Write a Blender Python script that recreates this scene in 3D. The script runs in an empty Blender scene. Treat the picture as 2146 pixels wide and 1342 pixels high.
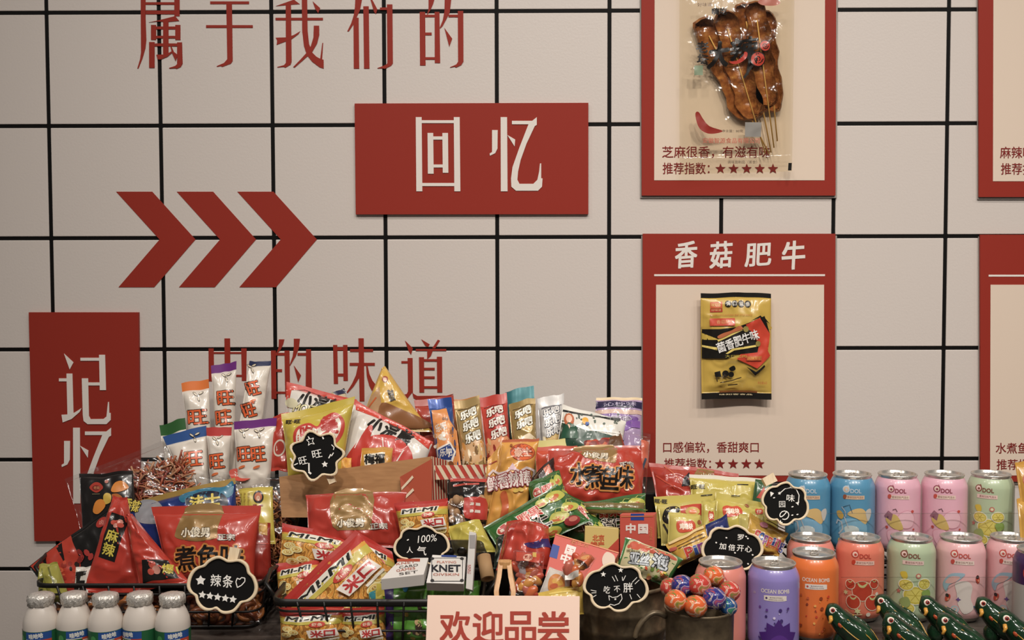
import bpy, bmesh, math, random
from mathutils import Vector, Matrix, noise
from mathutils.geometry import delaunay_2d_cdt, tessellate_polygon
SC = bpy.context.scene
COL = SC.collection
R = math.radians

# ------------------------------------------------------------------ camera
CZ = 1.34                                   # lens height above the floor (m)
F, CX, CY = 2300.0, 1073.0, 671.0
def basis():
    yaw, pit, rol = R(-0.347), R(2.609), R(-0.127)
    f = Vector((math.sin(yaw)*math.cos(pit), math.cos(yaw)*math.cos(pit), -math.sin(pit)))
    r = Vector((math.cos(yaw), -math.sin(yaw), 0)); u = r.cross(f)
    return f, r*math.cos(rol)+u*math.sin(rol), -r*math.sin(rol)+u*math.cos(rol)
FW, RT, UP = basis()
cam = bpy.data.cameras.new('camera'); cam.sensor_width = 36; cam.lens = F/2146*36
co = bpy.data.objects.new('camera', cam); COL.objects.link(co)
m = Matrix((RT, UP, -FW)).transposed().to_4x4(); m.translation = (0, 0, CZ); co.matrix_world = m
cam.clip_start = 0.05
cam.dof.use_dof = True; cam.dof.focus_distance = 1.62; cam.dof.aperture_fstop = 13.0
SC.camera = co
def P(x, y, d):
    """the point of the place seen at photo position x, y, standing d metres in front of the lens"""
    v = FW + RT*((x-CX)/F) - UP*((y-CY)/F)
    v = v*(d/v.y)
    return Vector((v.x, v.y, v.z+CZ))

# ------------------------------------------------------------------ light
w = bpy.data.worlds.new('shop_air'); SC.world = w; w.use_nodes = True
bg = w.node_tree.nodes['Background']; bg.inputs[0].default_value = (1.0, .93, .87, 1); bg.inputs[1].default_value = .085
def lamp(name, loc, aim, power, size, col=(1, .925, .85), shape='DISK', size_y=None, spread=180):
    l = bpy.data.lights.new(name, 'AREA'); l.energy = power; l.size = size; l.color = col; l.shape = shape; l.spread = R(spread)
    if size_y: l.size_y = size_y
    o = bpy.data.objects.new(name, l); COL.objects.link(o); o.location = loc
    o.rotation_euler = (Vector(aim)-Vector(loc)).to_track_quat('-Z', 'Y').to_euler()
    return o
for lx, pw in ((-.95, 1.7), (-.25, 1.45), (.45, 1.5), (1.15, 1.45), (1.9, 1.1)):
    lamp('ceiling_spot', (lx, .78, 2.75), (lx*.75+.1, 1.72, 1.05), pw, .08, spread=100)
for lx, pw in ((-.5, 2.1), (.15, 3.1), (.8, 3.1), (1.45, 2.3)):
    lamp('aisle_spot', (lx, -.15, 2.8), (lx*.8+.05, 1.45, .95), pw, .10, spread=80)
lamp('ceiling_fill', (.4, .1, 2.85), (.3, 1.6, .95), 4.0, 1.0, shape='RECTANGLE', size_y=.5)  # broad unseen fill light, added to lift the fronts facing the lens
vs = SC.view_settings
vs.view_transform = 'Standard'; vs.look = 'None'; vs.exposure = -0.03; vs.gamma = 1.0; vs.use_curve_mapping = False

# ------------------------------------------------------------------ materials
GAIN = 1.2
SAT = .92
def lin(h):
    h = h.lstrip('#'); c = [int(h[i:i+2], 16)/255 for i in (0, 2, 4)]
    c = [(x/12.92 if x <= .04045 else ((x+.055)/1.055)**2.4) for x in c]
    g = .3*c[0]+.59*c[1]+.11*c[2]
    return [g+(x-g)*SAT for x in c]
_M = {}
def M(h, r=.38, met=0.0, coat=0.0, bump=0.0, scale=300, gain=None):
    k = (h, r, met, coat, bump, scale, gain)
    if k in _M: return _M[k]
    mt = bpy.data.materials.new('mat_'+h.strip('#')); mt.use_nodes = True
    nt = mt.node_tree; b = nt.nodes['Principled BSDF']
    c = [min(.92, x*(gain or GAIN)) for x in lin(h)]
    b.inputs['Base Color'].default_value = (*c, 1); b.inputs['Roughness'].default_value = r
    b.inputs['Metallic'].default_value = met; b.inputs['Coat Weight'].default_value = coat
    if r >= .5: b.inputs['Specular IOR Level'].default_value = .15
    b.inputs['Coat Roughness'].default_value = .12
    if bump:
        tc = nt.nodes.new('ShaderNodeTexCoord'); nz = nt.nodes.new('ShaderNodeTexNoise'); bp = nt.nodes.new('ShaderNodeBump')
        nz.inputs['Scale'].default_value = scale; nz.inputs['Detail'].default_value = 3
        bp.inputs['Strength'].default_value = bump; bp.inputs['Distance'].default_value = .002
        nt.links.new(tc.outputs['Object'], nz.inputs['Vector']); nt.links.new(nz.outputs['Fac'], bp.inputs['Height'])
        nt.links.new(bp.outputs['Normal'], b.inputs['Normal'])
    _M[k] = mt
    return mt
def pattern(name, stops, kind='noise', scale=60, r=.4, detail=3, dist=0.0, stretch=(1, 1, 1), rot=0, met=0, bump=0):
    """procedural print: a colour ramp over a texture in the object's own metres"""
    if name in _M: return _M[name]
    mt = bpy.data.materials.new(name); mt.use_nodes = True; nt = mt.node_tree; b = nt.nodes['Principled BSDF']
    tc = nt.nodes.new('ShaderNodeTexCoord'); mp = nt.nodes.new('ShaderNodeMapping')
    mp.inputs['Scale'].default_value = stretch; mp.inputs['Rotation'].default_value = (0, R(rot), 0)
    nt.links.new(tc.outputs['Object'], mp.inputs['Vector'])
    if kind == 'voronoi':
        t = nt.nodes.new('ShaderNodeTexVoronoi'); out = t.outputs['Distance']
    elif kind == 'cells':
        t = nt.nodes.new('ShaderNodeTexVoronoi'); out = t.outputs['Color']
    elif kind == 'wave':
        t = nt.nodes.new('ShaderNodeTexWave'); out = t.outputs['Fac']; t.inputs['Distortion'].default_value = dist
        t.inputs['Detail'].default_value = detail; t.inputs['Detail Scale'].default_value = 1.5
    else:
        t = nt.nodes.new('ShaderNodeTexNoise'); out = t.outputs['Fac']; t.inputs['Detail'].default_value = detail; t.inputs['Distortion'].default_value = dist
    t.inputs['Scale'].default_value = scale
    nt.links.new(mp.outputs[0], t.inputs['Vector'])
    cr = nt.nodes.new('ShaderNodeValToRGB'); e = cr.color_ramp
    while len(e.elements) < len(stops): e.elements.new(.5)
    for el, (p, h) in zip(e.elements, stops):
        el.position = p; el.color = (*[min(.9, x*GAIN) for x in lin(h)], 1)
    nt.links.new(out, cr.inputs[0]); nt.links.new(cr.outputs[0], b.inputs['Base Color'])
    b.inputs['Roughness'].default_value = r; b.inputs['Metallic'].default_value = met
    if bump:
        bp = nt.nodes.new('ShaderNodeBump'); bp.inputs['Strength'].default_value = bump; bp.inputs['Distance'].default_value = .003
        nt.links.new(out, bp.inputs['Height']); nt.links.new(bp.outputs['Normal'], b.inputs['Normal'])
    _M[name] = mt
    return mt
def film(name='clear_film', tint=(1, 1, 1), body=.075, rough=.16):
    if name in _M: return _M[name]
    mt = bpy.data.materials.new(name); mt.use_nodes = True; nt = mt.node_tree; nt.nodes.clear()
    o = nt.nodes.new('ShaderNodeOutputMaterial'); mx = nt.nodes.new('ShaderNodeMixShader'); tr = nt.nodes.new('ShaderNodeBsdfTransparent')
    gl = nt.nodes.new('ShaderNodeBsdfGlossy'); ge = nt.nodes.new('ShaderNodeNewGeometry'); vm = nt.nodes.new('ShaderNodeVectorMath'); vm.operation = 'DOT_PRODUCT'
    tc = nt.nodes.new('ShaderNodeTexCoord'); nz = nt.nodes.new('ShaderNodeTexNoise'); bp = nt.nodes.new('ShaderNodeBump')
    nz.inputs['Scale'].default_value = 45; bp.inputs['Strength'].default_value = .5; bp.inputs['Distance'].default_value = .004
    nt.links.new(tc.outputs['Object'], nz.inputs['Vector']); nt.links.new(nz.outputs['Fac'], bp.inputs['Height'])
    nt.links.new(bp.outputs['Normal'], gl.inputs['Normal']); nt.links.new(ge.outputs['Normal'], vm.inputs[0]); nt.links.new(ge.outputs['Incoming'], vm.inputs[1])
    tr.inputs[0].default_value = (*tint, 1); gl.inputs['Roughness'].default_value = rough
    last = vm.outputs['Value']                       # thin sheet: reflectance rises the same way from both faces
    for op, v in (('ABSOLUTE', 0), ('SUBTRACT', 1.0), ('POWER', 5.0), ('MULTIPLY_ADD', .75)):
        n = nt.nodes.new('ShaderNodeMath'); n.operation = op
        if op == 'SUBTRACT': n.inputs[0].default_value = 1.0; nt.links.new(last, n.inputs[1])
        else:
            nt.links.new(last, n.inputs[0]); n.inputs[1].default_value = v
            if op == 'MULTIPLY_ADD': n.inputs[2].default_value = body
        last = n.outputs[0]
    nt.links.new(last, mx.inputs[0])
    nt.links.new(tr.outputs[0], mx.inputs[1]); nt.links.new(gl.outputs[0], mx.inputs[2]); nt.links.new(mx.outputs[0], o.inputs[0])
    _M[name] = mt
    return mt
RED = '#8c2c1f'; CREAM = '#cfbba8'; CHALK = '#d9d6cf'; BLACK = '#14110f'

# ------------------------------------------------------------------ mesh helpers
class MB:
    def __init__(s): s.v = []; s.f = []; s.m = []; s.mats = []; s.sm = []
    def add(s, verts, faces, mat, smooth=True):
        if mat not in s.mats: s.mats.append(mat)
        k = s.mats.index(mat); b = len(s.v)
        s.v += [Vector(v) for v in verts]
        for f in faces: s.f.append([i+b for i in f]); s.m.append(k); s.sm.append(smooth)
        return s
    def build(s, name, parent=None, origin=None, local=False):
        if local: og = Vector((0, 0, 0))
        elif parent: og = parent.location.copy()
        elif origin is not None: og = Vector(origin)
        else:
            n = len(s.v); og = sum(s.v, Vector())/n; og.z = min(v.z for v in s.v)
        me = bpy.data.meshes.new(name)
        me.from_pydata([v-og for v in s.v], [], s.f)
        for mt in s.mats: me.materials.append(mt)
        me.polygons.foreach_set('material_index', s.m); me.polygons.foreach_set('use_smooth', s.sm)
        me.update()
        o = bpy.data.objects.new(name, me); COL.objects.link(o)
        if parent: o.parent = parent
        else: o.location = og
        return o
def tag(o, label=None, cat=None, group=None, kind=None):
    for k, v in (('label', label), ('category', cat), ('group', group), ('kind', kind)):
        if v: o[k] = v
    return o
def empty(name, loc=(0, 0, 0)):
    o = bpy.data.objects.new(name, None); COL.objects.link(o); o.location = loc; o.empty_display_size = .02
    return o
def dup(o, loc=None, rz=None, label=None):
    c = o.copy(); COL.objects.link(c)
    if loc is not None: c.location = loc
    if rz is not None: c.rotation_euler.z = rz
    if label: c['label'] = label
    for ch in list(o.children):
        k = ch.copy(); COL.objects.link(k); k.parent = c
        for g in ch.children:
            q = g.copy(); COL.objects.link(q); q.parent = k
    return c
def box_mesh(mb, lo, hi, mat, bev=0):
    bm = bmesh.new(); bmesh.ops.create_cube(bm, size=1)
    lo, hi = Vector(lo), Vector(hi); c = (lo+hi)/2; d = hi-lo
    for v in bm.verts: v.co = Vector((v.co.x*d.x, v.co.y*d.y, v.co.z*d.z))+c
    if bev: bmesh.ops.bevel(bm, geom=list(bm.edges), offset=bev, segments=2, affect='EDGES', profile=.5)
    bm.verts.index_update()
    mb.add([v.co.copy() for v in bm.verts], [[v.index for v in f.verts] for f in bm.faces], mat, False); bm.free()
def tube(mb, pts, r, mat, n=8, closed=False, flat=1.0):
    pts = [Vector(p) for p in pts]; k = len(pts); rings = []
    rr = r if isinstance(r, (list, tuple)) else [r]*k
    up = Vector((0, 0, 1)); V = []; Fc = []
    for i, p in enumerate(pts):
        a = pts[(i-1) % k] if (closed or i > 0) else p; b = pts[(i+1) % k] if (closed or i < k-1) else p
        t = (b-a).normalized(); s = t.cross(up)
        if s.length < .05: s = t.cross(Vector((1, 0, 0)))
        s.normalize(); q = s.cross(t)
        for j in range(n):
            an = 2*math.pi*j/n; V.append(p+(s*math.cos(an)*flat+q*math.sin(an))*rr[i])
    for i in range(k if closed else k-1):
        for j in range(n):
            a = i*n+j; b = i*n+(j+1) % n; c = ((i+1) % k)*n+(j+1) % n; d = ((i+1) % k)*n+j
            Fc.append([a, b, c, d])
    if not closed: Fc += [list(range(n))[::-1], [(k-1)*n+j for j in range(n)]]
    mb.add(V, Fc, mat)
def lathe(mb, prof, mat, n=40, c=(0, 0, 0), mats=None, cap=(False, False), wob=None):
    c = Vector(c); V = []
    for i, (r, z) in enumerate(prof):
        for j in range(n):
            a = 2*math.pi*j/n; q = r*(1+(wob(a, z) if wob else 0)); V.append(c+Vector((q*math.cos(a), q*math.sin(a), z)))
    for i in range(len(prof)-1):
        fs = [[i*n+j, i*n+(j+1) % n, (i+1)*n+(j+1) % n, (i+1)*n+j] for j in range(n)]
        if i == 0: base = len(mb.v); mb.add(V, fs, mats[0] if mats else mat)
        else:
            mt = mats[i] if mats else mat
            if mt not in mb.mats: mb.mats.append(mt)
            for f in fs: mb.f.append([x+base for x in f]); mb.m.append(mb.mats.index(mt)); mb.sm.append(True)
    for e, i in ((0, 0), (1, len(prof)-1)):
        if cap[e]:
            f = [base+i*n+j for j in range(n)]
            mb.f.append(f[::-1] if e == 0 else f); mb.m.append(mb.mats.index((mats[min(i, len(mats)-1)] if mats else mat))); mb.sm.append(False)
def ball(mb, c, r, mat, n=14, sc=(1, 1, 1), rot=None, wob=None):
    bm = bmesh.new(); bmesh.ops.create_uvsphere(bm, u_segments=n*2, v_segments=n, radius=1)
    for v in bm.verts:
        k = 1+(wob(v.co) if wob else 0); q = Vector((v.co.x*sc[0], v.co.y*sc[1], v.co.z*sc[2]))*r*k
        v.co = (rot @ q if rot else q)+Vector(c)
    bm.verts.index_update()
    mb.add([v.co.copy() for v in bm.verts], [[v.index for v in f.verts] for f in bm.faces], mat); bm.free()
def smooth(pts, n=4, closed=True):
    out = []; k = len(pts)
    for i in range(k if closed else k-1):
        g = lambda j: Vector(pts[j % k]) if closed else Vector(pts[max(0, min(k-1, j))])
        p0, p1, p2, p3 = g(i-1), g(i), g(i+1), g(i+2)
        for j in range(n):
            t = j/n
            out.append(tuple(.5*((2*p1)+(p2-p0)*t+(2*p0-5*p1+4*p2-p3)*t*t+(3*p1-p0-3*p2+p3)*t**3)))
    if not closed: out.append(tuple(pts[-1]))
    return out
def prism(mb, front, back, mat, side=None, smooth_=False):
    """front, back: matching rings of points; a solid slab between them"""
    n = len(front); tri = tessellate_polygon([[Vector((p.x, p.z, 0)) for p in front]])
    mb.add(front, [list(t) for t in tri], mat, False)
    mb.add(back, [list(t) for t in tri], side or mat, False)
    mb.add(list(front)+list(back), [[i, (i+1) % n, n+(i+1) % n, n+i] for i in range(n)], side or mat, smooth_)

# ------------------------------------------------------------------ printed lettering and shapes
_T = {}
def glyphs(s, bold=0.0):
    k = (s, bold)
    if k in _T: return _T[k]
    c = bpy.data.curves.new('lettering', 'FONT'); c.body = s; c.resolution_u = 3; c.offset = bold
    o = bpy.data.objects.new('lettering', c); COL.objects.link(o)
    dg = bpy.context.evaluated_depsgraph_get(); ev = o.evaluated_get(dg); me = ev.to_mesh()
    bm = bmesh.new(); bm.from_mesh(me); ev.to_mesh_clear()
    bmesh.ops.remove_doubles(bm, verts=bm.verts, dist=1e-5)
    bmesh.ops.triangulate(bm, faces=bm.faces)
    for _ in range(3):
        es = [e for e in bm.edges if e.calc_length() > .16]
        if not es: break
        bmesh.ops.subdivide_edges(bm, edges=es, cuts=1); bmesh.ops.triangulate(bm, faces=bm.faces)
    bm.verts.index_update()
    v = [(p.co.x, p.co.y) for p in bm.verts]; f = [[q.index for q in t.verts] for t in bm.faces]; bm.free()
    bpy.data.objects.remove(o); bpy.data.curves.remove(c)
    def area(t): (ax, ay), (bx, by), (cx, cy) = (v[i] for i in t); return (bx-ax)*(cy-ay)-(by-ay)*(cx-ax)
    f = [t if area(t) > 0 else t[::-1] for t in f if len(t) == 3 and abs(area(t)) > 1e-9]
    x0, x1 = min(p[0] for p in v), max(p[0] for p in v); y0, y1 = min(p[1] for p in v), max(p[1] for p in v)
    v = [((p[0]-x0)/(x1-x0)-.5, (p[1]-y0)/(y1-y0)-.5) for p in v]
    _T[k] = (v, f); return _T[k]
class Art:
    """prints flat shapes and lettering on a surface: fmap(x, y, layer) gives the place of a print position"""
    def __init__(s, mb, fmap, step=6.0, ar=1.0): s.mb, s.fm, s.step, s.L, s.ar = mb, fmap, step, 1, ar
    def mat(s, c): return M(c, r=.3, coat=.3) if isinstance(c, str) else c
    def poly(s, pts, col):
        pts = [Vector(p[:2]) for p in pts]; b = []
        for i, p in enumerate(pts):
            q = pts[(i+1) % len(pts)]; n = max(1, int((q-p).length/s.step))
            b += [p+(q-p)*(j/n) for j in range(n)]
        nb = len(b); x0, x1 = min(p.x for p in b), max(p.x for p in b); y0, y1 = min(p.y for p in b), max(p.y for p in b)
        g = []; y = y0+s.step*.5
        while y < y1:
            x = x0+s.step*.5
            while x < x1: g.append(Vector((x, y))); x += s.step
            y += s.step
        r = delaunay_2d_cdt(b+g, [(i, (i+1) % nb) for i in range(nb)], [], 1, 1e-4)
        if r[2]: s.mb.add([s.fm(p.x, p.y, s.L) for p in r[0]], [list(t) for t in r[2]], s.mat(col))
        s.L += 1; return s
    def rect(s, x0, y0, x1, y1, col): return s.poly([(x0, y0), (x1, y0), (x1, y1), (x0, y1)], col)
    def ell(s, x, y, rx, ry, col, rot=0, n=20):
        c, q = math.cos(R(rot)), math.sin(R(rot)); o = []
        for i in range(n):
            a, b = rx*math.cos(2*math.pi*i/n), ry*math.sin(2*math.pi*i/n); o.append((x+a*c-b*q, y+a*q+b*c))
        return s.poly(o, col)
    def blob(s, pts, col, n=4): return s.poly(smooth(pts, n), col)
    def star(s, x, y, r, col, rot=0, k=5, inner=.42, ry=None):
        ry = ry or r
        return s.poly([(x+(r if i % 2 == 0 else r*inner)*math.sin(math.pi*i/k+R(rot)), y-(ry if i % 2 == 0 else ry*inner)*math.cos(math.pi*i/k+R(rot))) for i in range(2*k)], col)
    def line(s, pts, wd, col):
        pts = [Vector(p) for p in pts]; l, r = [], []
        for i, p in enumerate(pts):
            t = (pts[min(i+1, len(pts)-1)]-pts[max(i-1, 0)]).normalized(); n = Vector((-t.y, t.x))*wd/2
            l.append(p+n); r.append(p-n)
        return s.poly(l+r[::-1], col)
    def text(s, t, x, y, w, h, col, rot=0, bold=0.0, shear=0.0, out=None, ow=.05, bend=0.0):
        if out is not None: s.text(t, x, y, w, h, out, rot, bold+ow, shear, bend=bend)
        v, f = glyphs(t); c, q = math.cos(R(rot)), math.sin(R(rot)); k = 16 if bold > .085 else 8 if bold > .035 else 4 if bold else 1
        for i in range(k):
            dx, dy = (bold*h*math.cos(2*math.pi*(i+.5)/k), bold*h*math.sin(2*math.pi*(i+.5)/k)) if bold else (0, 0)
            dx *= s.ar; o = []
            for gx, gy in v:
                a, b = gx*w+shear*gy*h+dx, -gy*h+bend*(gx*gx)*h+dy
                o.append(s.fm(x+a*c-b*q, y+a*q+b*c, s.L+.11*i))
            s.mb.add(o, f, s.mat(col))
        s.L += 1; return s
    def scatter(s, n, x0, y0, x1, y1, cols, r0, r1, seed=1):
        g = random.Random(seed)
        for i in range(n):
            x, y = g.uniform(x0, x1), g.uniform(y0, y1); k = g.uniform(r0, r1)
            s.ell(x, y, k, k*g.uniform(.5, .9), cols[i % len(cols)], g.uniform(0, 180), 8)
            s.L -= 1
        s.L += 1; return s

# ------------------------------------------------------------------ bags, packets, cartons
def inv_quad(q, x, y):
    (ax, ay), (bx, by), (cx, cy), (dx, dy) = q; u = v = .5
    for _ in range(6):
        px = ax*(1-u)*(1-v)+bx*u*(1-v)+cx*u*v+dx*(1-u)*v-x; py = ay*(1-u)*(1-v)+by*u*(1-v)+cy*u*v+dy*(1-u)*v-y
        xu = (bx-ax)*(1-v)+(cx-dx)*v; xv = (dx-ax)*(1-u)+(cx-bx)*u; yu = (by-ay)*(1-v)+(cy-dy)*v; yv = (dy-ay)*(1-u)+(cy-by)*u
        D = xu*yv-xv*yu
        if abs(D) < 1e-9: break
        u -= (px*yv-py*xv)/D; v -= (py*xu-px*yu)/D
    return u, v
def deep(y):
    t = [(700, 1.745), (800, 1.715), (880, 1.665), (1000, 1.585), (1100, 1.505), (1180, 1.44), (1250, 1.385), (1342, 1.345)]
    if y <= t[0][0]: return t[0][1]
    for (a, p), (b, q) in zip(t, t[1:]):
        if y <= b: return p+(q-p)*(y-a)/(b-a)
    return t[-1][1]
def corners(q, d, tilt, yaw):
    cx, cy = sum(p[0] for p in q)/4, sum(p[1] for p in q)/4
    return [P(x, y, d+tilt*(cy-y)/F*d+yaw*(x-cx)/F*d) for x, y in q]
COUNT = [0]
def pouch(name, label, cat, q, base, art=None, d=None, dd=0.0, tilt=.35, yaw=0.0, puff=.012, seal=(.07, .07), sc=(None, None), wr=.0016,
          group=None, unit=False, pinch=.03, n=(26, 30), curl=.0, back=None, step=None, extra=None, hang=False):
    COUNT[0] += 1; sd = COUNT[0]*7.31
    cy = sum(p[1] for p in q)/4
    if d is None: d = deep(cy)
    d += dd
    C = corners(q, d, tilt, yaw)
    W = ((C[1]-C[0]).length+(C[2]-C[3]).length)/2; H = ((C[3]-C[0]).length+(C[2]-C[1]).length)/2
    N = (C[1]-C[0]+C[2]-C[3]).cross(C[3]-C[0]+C[2]-C[1]).normalized()
    if N.y > 0: N = -N
    s0, s1 = seal; UPV = (C[0]-C[3]).normalized()*(0 if tilt == 0 or cat == 'clear bag' else 1)
    def S(u, v, side=1, L=0.0):
        wv = min(1, max(0, (v-s0)/max(1e-6, 1-s0-s1))); e = max(0.0, 4*wv*(1-wv)); uu = .5+(u-.5)*(1-pinch*e**.7)
        c = C[0]*(1-uu)*(1-v)+C[1]*uu*(1-v)+C[2]*uu*v+C[3]*(1-uu)*v
        ue = max(0.0, 4*u*(1-u)); bl = puff*(ue**.55)*(e**.55)
        x, y = u*W, v*H
        k1 = noise.noise((x*22, y*22, sd)); k2 = 1-abs(noise.noise((x*38+3, y*38, sd+5)))*2; k3 = noise.noise((x*75, y*75, sd+9))
        ds = min(abs(v-s0), abs(1-s1-v))*H
        k4 = max(0.0, 1-3.2*abs(noise.noise((x*24-7, y*19+2, sd+13))))**2+.7*max(0.0, 1-3.5*abs(noise.noise((x*41, y*37+9, sd+17))))**2
        fold = math.sin(u*W*260+2.5*k1+sd)*math.exp(-ds/.014)*.55
        ww = 1.5*wr*(1.1*k1+.5*k2+.35*k3+.85*k4+fold)*min(1, 3.2*ue*e+.08)*(1 if side > 0 else .6)
        wave = curl*math.sin(math.pi*(u*1.7+sd))*(1-e)+.0024*math.sin(u*5+sd)*(1-e)
        c = c+UPV*(.0022*noise.noise((u*3.1, sd, v*1.5))*(1-e)+.0011*math.sin(u*2.6+sd)*(1-e))
        o = (bl+ww+wave) if side > 0 else (-bl*.55+ww+wave-.0006)
        return c+N*(o+L)
    mb = MB(); bm_ = M(base, r=.27, coat=.45) if isinstance(base, str) else base
    nu, nv = int(n[0]*1.35), int(n[1]*1.35)
    vs_ = [s0+(1-s0-s1)*j/nv for j in range(nv+1)]
    V = [S(i/nu, v) for v in vs_ for i in range(nu+1)]+[S(i/nu, v, -1) for v in vs_ for i in range(nu+1)]
    grid = V[:(nu+1)*(nv+1)]
    def T(u, v, off):
        if not (0 <= u <= 1 and s0 <= v <= 1-s1): return S(u, v, 1, off+.0008)
        gu = min(nu-1e-6, max(0.0, u*nu)); gv = min(nv-1e-6, max(0.0, (v-s0)/(1-s0-s1)*nv)); i, j = int(gu), int(gv); fu, fv = gu-i, gv-j; b = j*(nu+1)+i
        p = grid[b]*(1-fu)*(1-fv)+grid[b+1]*fu*(1-fv)+grid[b+nu+2]*fu*fv+grid[b+nu+1]*(1-fu)*fv
        return p+N*off
    k = (nu+1)*(nv+1); Fc = []
    for j in range(nv):
        for i in range(nu):
            a = j*(nu+1)+i; Fc.append([a, a+nu+1, a+nu+2, a+1]); Fc.append([k+a, k+a+1, k+a+nu+2, k+a+nu+1])
    for j in range(nv):
        for e in (0, nu):
            a = j*(nu+1)+e; b = a+nu+1; Fc.append([a, b, k+b, k+a])
    for i in range(nu):
        for e in (0, nv):
            a = e*(nu+1)+i; Fc.append([a, a+1, k+a+1, k+a])
    mb.add(V, Fc, bm_)
    if art:
        if unit: fm = lambda x, y, L: T(x/100, s0+(1-s0-s1)*y/100, .00042+.00014*L)
        else:
            def fm(x, y, L):
                u, v = inv_quad(q, x, y); return T(u, v, .00042+.00014*L)
        art(Art(mb, fm, step or (5 if unit else 5), ar=(H/W if unit else 1)))
    o = mb.build(name); tag(o, label, cat, group)
    for nm, a, b, col in (('top_seal', 0, s0, sc[0]), ('bottom_seal', 1-s1, 1, sc[1])):
        if b-a < .02: continue
        sm = (M(col, r=.33, coat=.25) if isinstance(col, str) else col) if col else bm_
        t = MB(); mrow = 8
        def Q(u, v, off):
            w_ = (v-a)/(b-a); rip = .00035*math.sin(w_*2*math.pi*4)
            zig = (.0007 if int(u*nu*2) % 2 else 0)*(1 if nm == 'top_seal' else -1)
            return S(u, v)+N*(rip+off)+((C[0]-C[3]).normalized()*zig if (w_ < .01 and nm == 'top_seal') or (w_ > .99 and nm != 'top_seal') else Vector())
        V = [Q(i/nu, a+(b-a)*j/mrow, 0) for j in range(mrow+1) for i in range(nu+1)]+[Q(i/nu, a+(b-a)*j/mrow, -.0007) for j in range(mrow+1) for i in range(nu+1)]
        k = (nu+1)*(mrow+1); Fc = []
        for j in range(mrow):
            for i in range(nu):
                c = j*(nu+1)+i; Fc.append([c, c+nu+1, c+nu+2, c+1]); Fc.append([k+c, k+c+1, k+c+nu+2, k+c+nu+1])
        t.add(V, Fc, sm); so = t.build(nm, o)
        if col and isinstance(col, str) and col != base: so['label'] = 'crimped strip in another colour'
    o['_'] = 0; del o['_']
    return o
def carton(name, label, cat, q, base, art=None, d=None, dd=0.0, tilt=.2, yaw=0.0, th=.02, group=None, side=None, bev=.0006):
    cy = sum(p[1] for p in q)/4
    d = (deep(cy) if d is None else d)+dd
    C = corners(q, d, tilt, yaw); N = (C[1]-C[0]).cross(C[3]-C[0]).normalized()
    if N.y > 0: N = -N
    mb = MB(); b = M(base, r=.45) if isinstance(base, str) else base; s = (M(side, r=.45) if isinstance(side, str) else side) or b
    bm = bmesh.new(); vv = [bm.verts.new(c) for c in C]+[bm.verts.new(c-N*th) for c in C]
    for f in ((0, 3, 2, 1), (4, 5, 6, 7), (0, 1, 5, 4), (1, 2, 6, 5), (2, 3, 7, 6), (3, 0, 4, 7)): bm.faces.new([vv[i] for i in f])
    bmesh.ops.recalc_face_normals(bm, faces=bm.faces)
    bmesh.ops.bevel(bm, geom=list(bm.edges), offset=bev, segments=2, affect='EDGES', profile=.5)
    bm.verts.index_update(); bm.normal_update()
    fr = [f for f in bm.faces if f.normal.dot(N) > .95]; ot = [f for f in bm.faces if f.normal.dot(N) <= .95]
    V = [v.co.copy() for v in bm.verts]
    mb.add(V, [[v.index for v in f.verts] for f in fr], b, False); mb.add(V, [[v.index for v in f.verts] for f in ot], s, False); bm.free()
    if art:
        def fm(x, y, L):
            u, v = inv_quad(q, x, y)
            return C[0]*(1-u)*(1-v)+C[1]*u*(1-v)+C[2]*u*v+C[3]*(1-u)*v+N*(.0002+.00012*L)
        a = Art(mb, fm, 14); a.C, a.N, a.th = C, N, th; art(a)
    o = mb.build(name); return tag(o, label, cat, group)

# ------------------------------------------------------------------ the setting
WY = 1.80
X0, Z0, T = -0.7668, CZ+0.4196, 0.1830
mb = MB()
grout = M('#0d0b0a', r=.6, gain=1.0)
tile = M('#c6bdb6', r=.42, bump=.10, scale=260)
box_mesh(mb, (-1.87, WY+.0015, 0), (2.0, WY+.08, 2.95), grout)
for i in range(-6, 15):
    for j in range(-7, 11):
        x, z = X0+i*T, Z0-j*T
        lo, hi = (x+.0031, WY, z-T+.0031), (x+T-.0031, WY+.006, z-.0031)
        if lo[2] < 0 or hi[2] > 2.95: continue
        box_mesh(mb, lo, hi, tile, .0011)
tag(mb.build('wall_back', origin=(0, WY, 0)), kind='structure')
mb = MB(); box_mesh(mb, (-1.87, -1.6, -.05), (2.0, WY, 0), pattern('floor_stone', [(.3, '#6e645a'), (.7, '#8a7f74')], scale=9, r=.35))
tag(mb.build('floor', origin=(0, 0, 0)), kind='structure')

TZ = .853
wood = pattern('dark_table_wood', [(.25, '#2a2522'), (.55, '#4a423c'), (.8, '#5d544c')], 'noise', scale=30, r=.5, detail=6, dist=.6, stretch=(.22, 3.0, 1), bump=.12)
tb = empty('display_table', (.4, 1.4, 0)); tag(tb, 'long dark wooden table under the whole snack display', 'table')
mb = MB(); box_mesh(mb, (-.612, .98, TZ-.035), (1.45, 1.775, TZ), wood, .004); mb.build('tabletop', tb)
for x in (-.56, 1.34):
    for y in (1.02, 1.69):
        mb = MB(); box_mesh(mb, (x, y, 0), (x+.05, y+.05, TZ-.035), wood, .003); mb.build('leg', tb)
mb = MB(); box_mesh(mb, (-.51, 1.03, TZ-.115), (1.34, 1.05, TZ-.035), wood, .002); mb.build('apron', tb)

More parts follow.
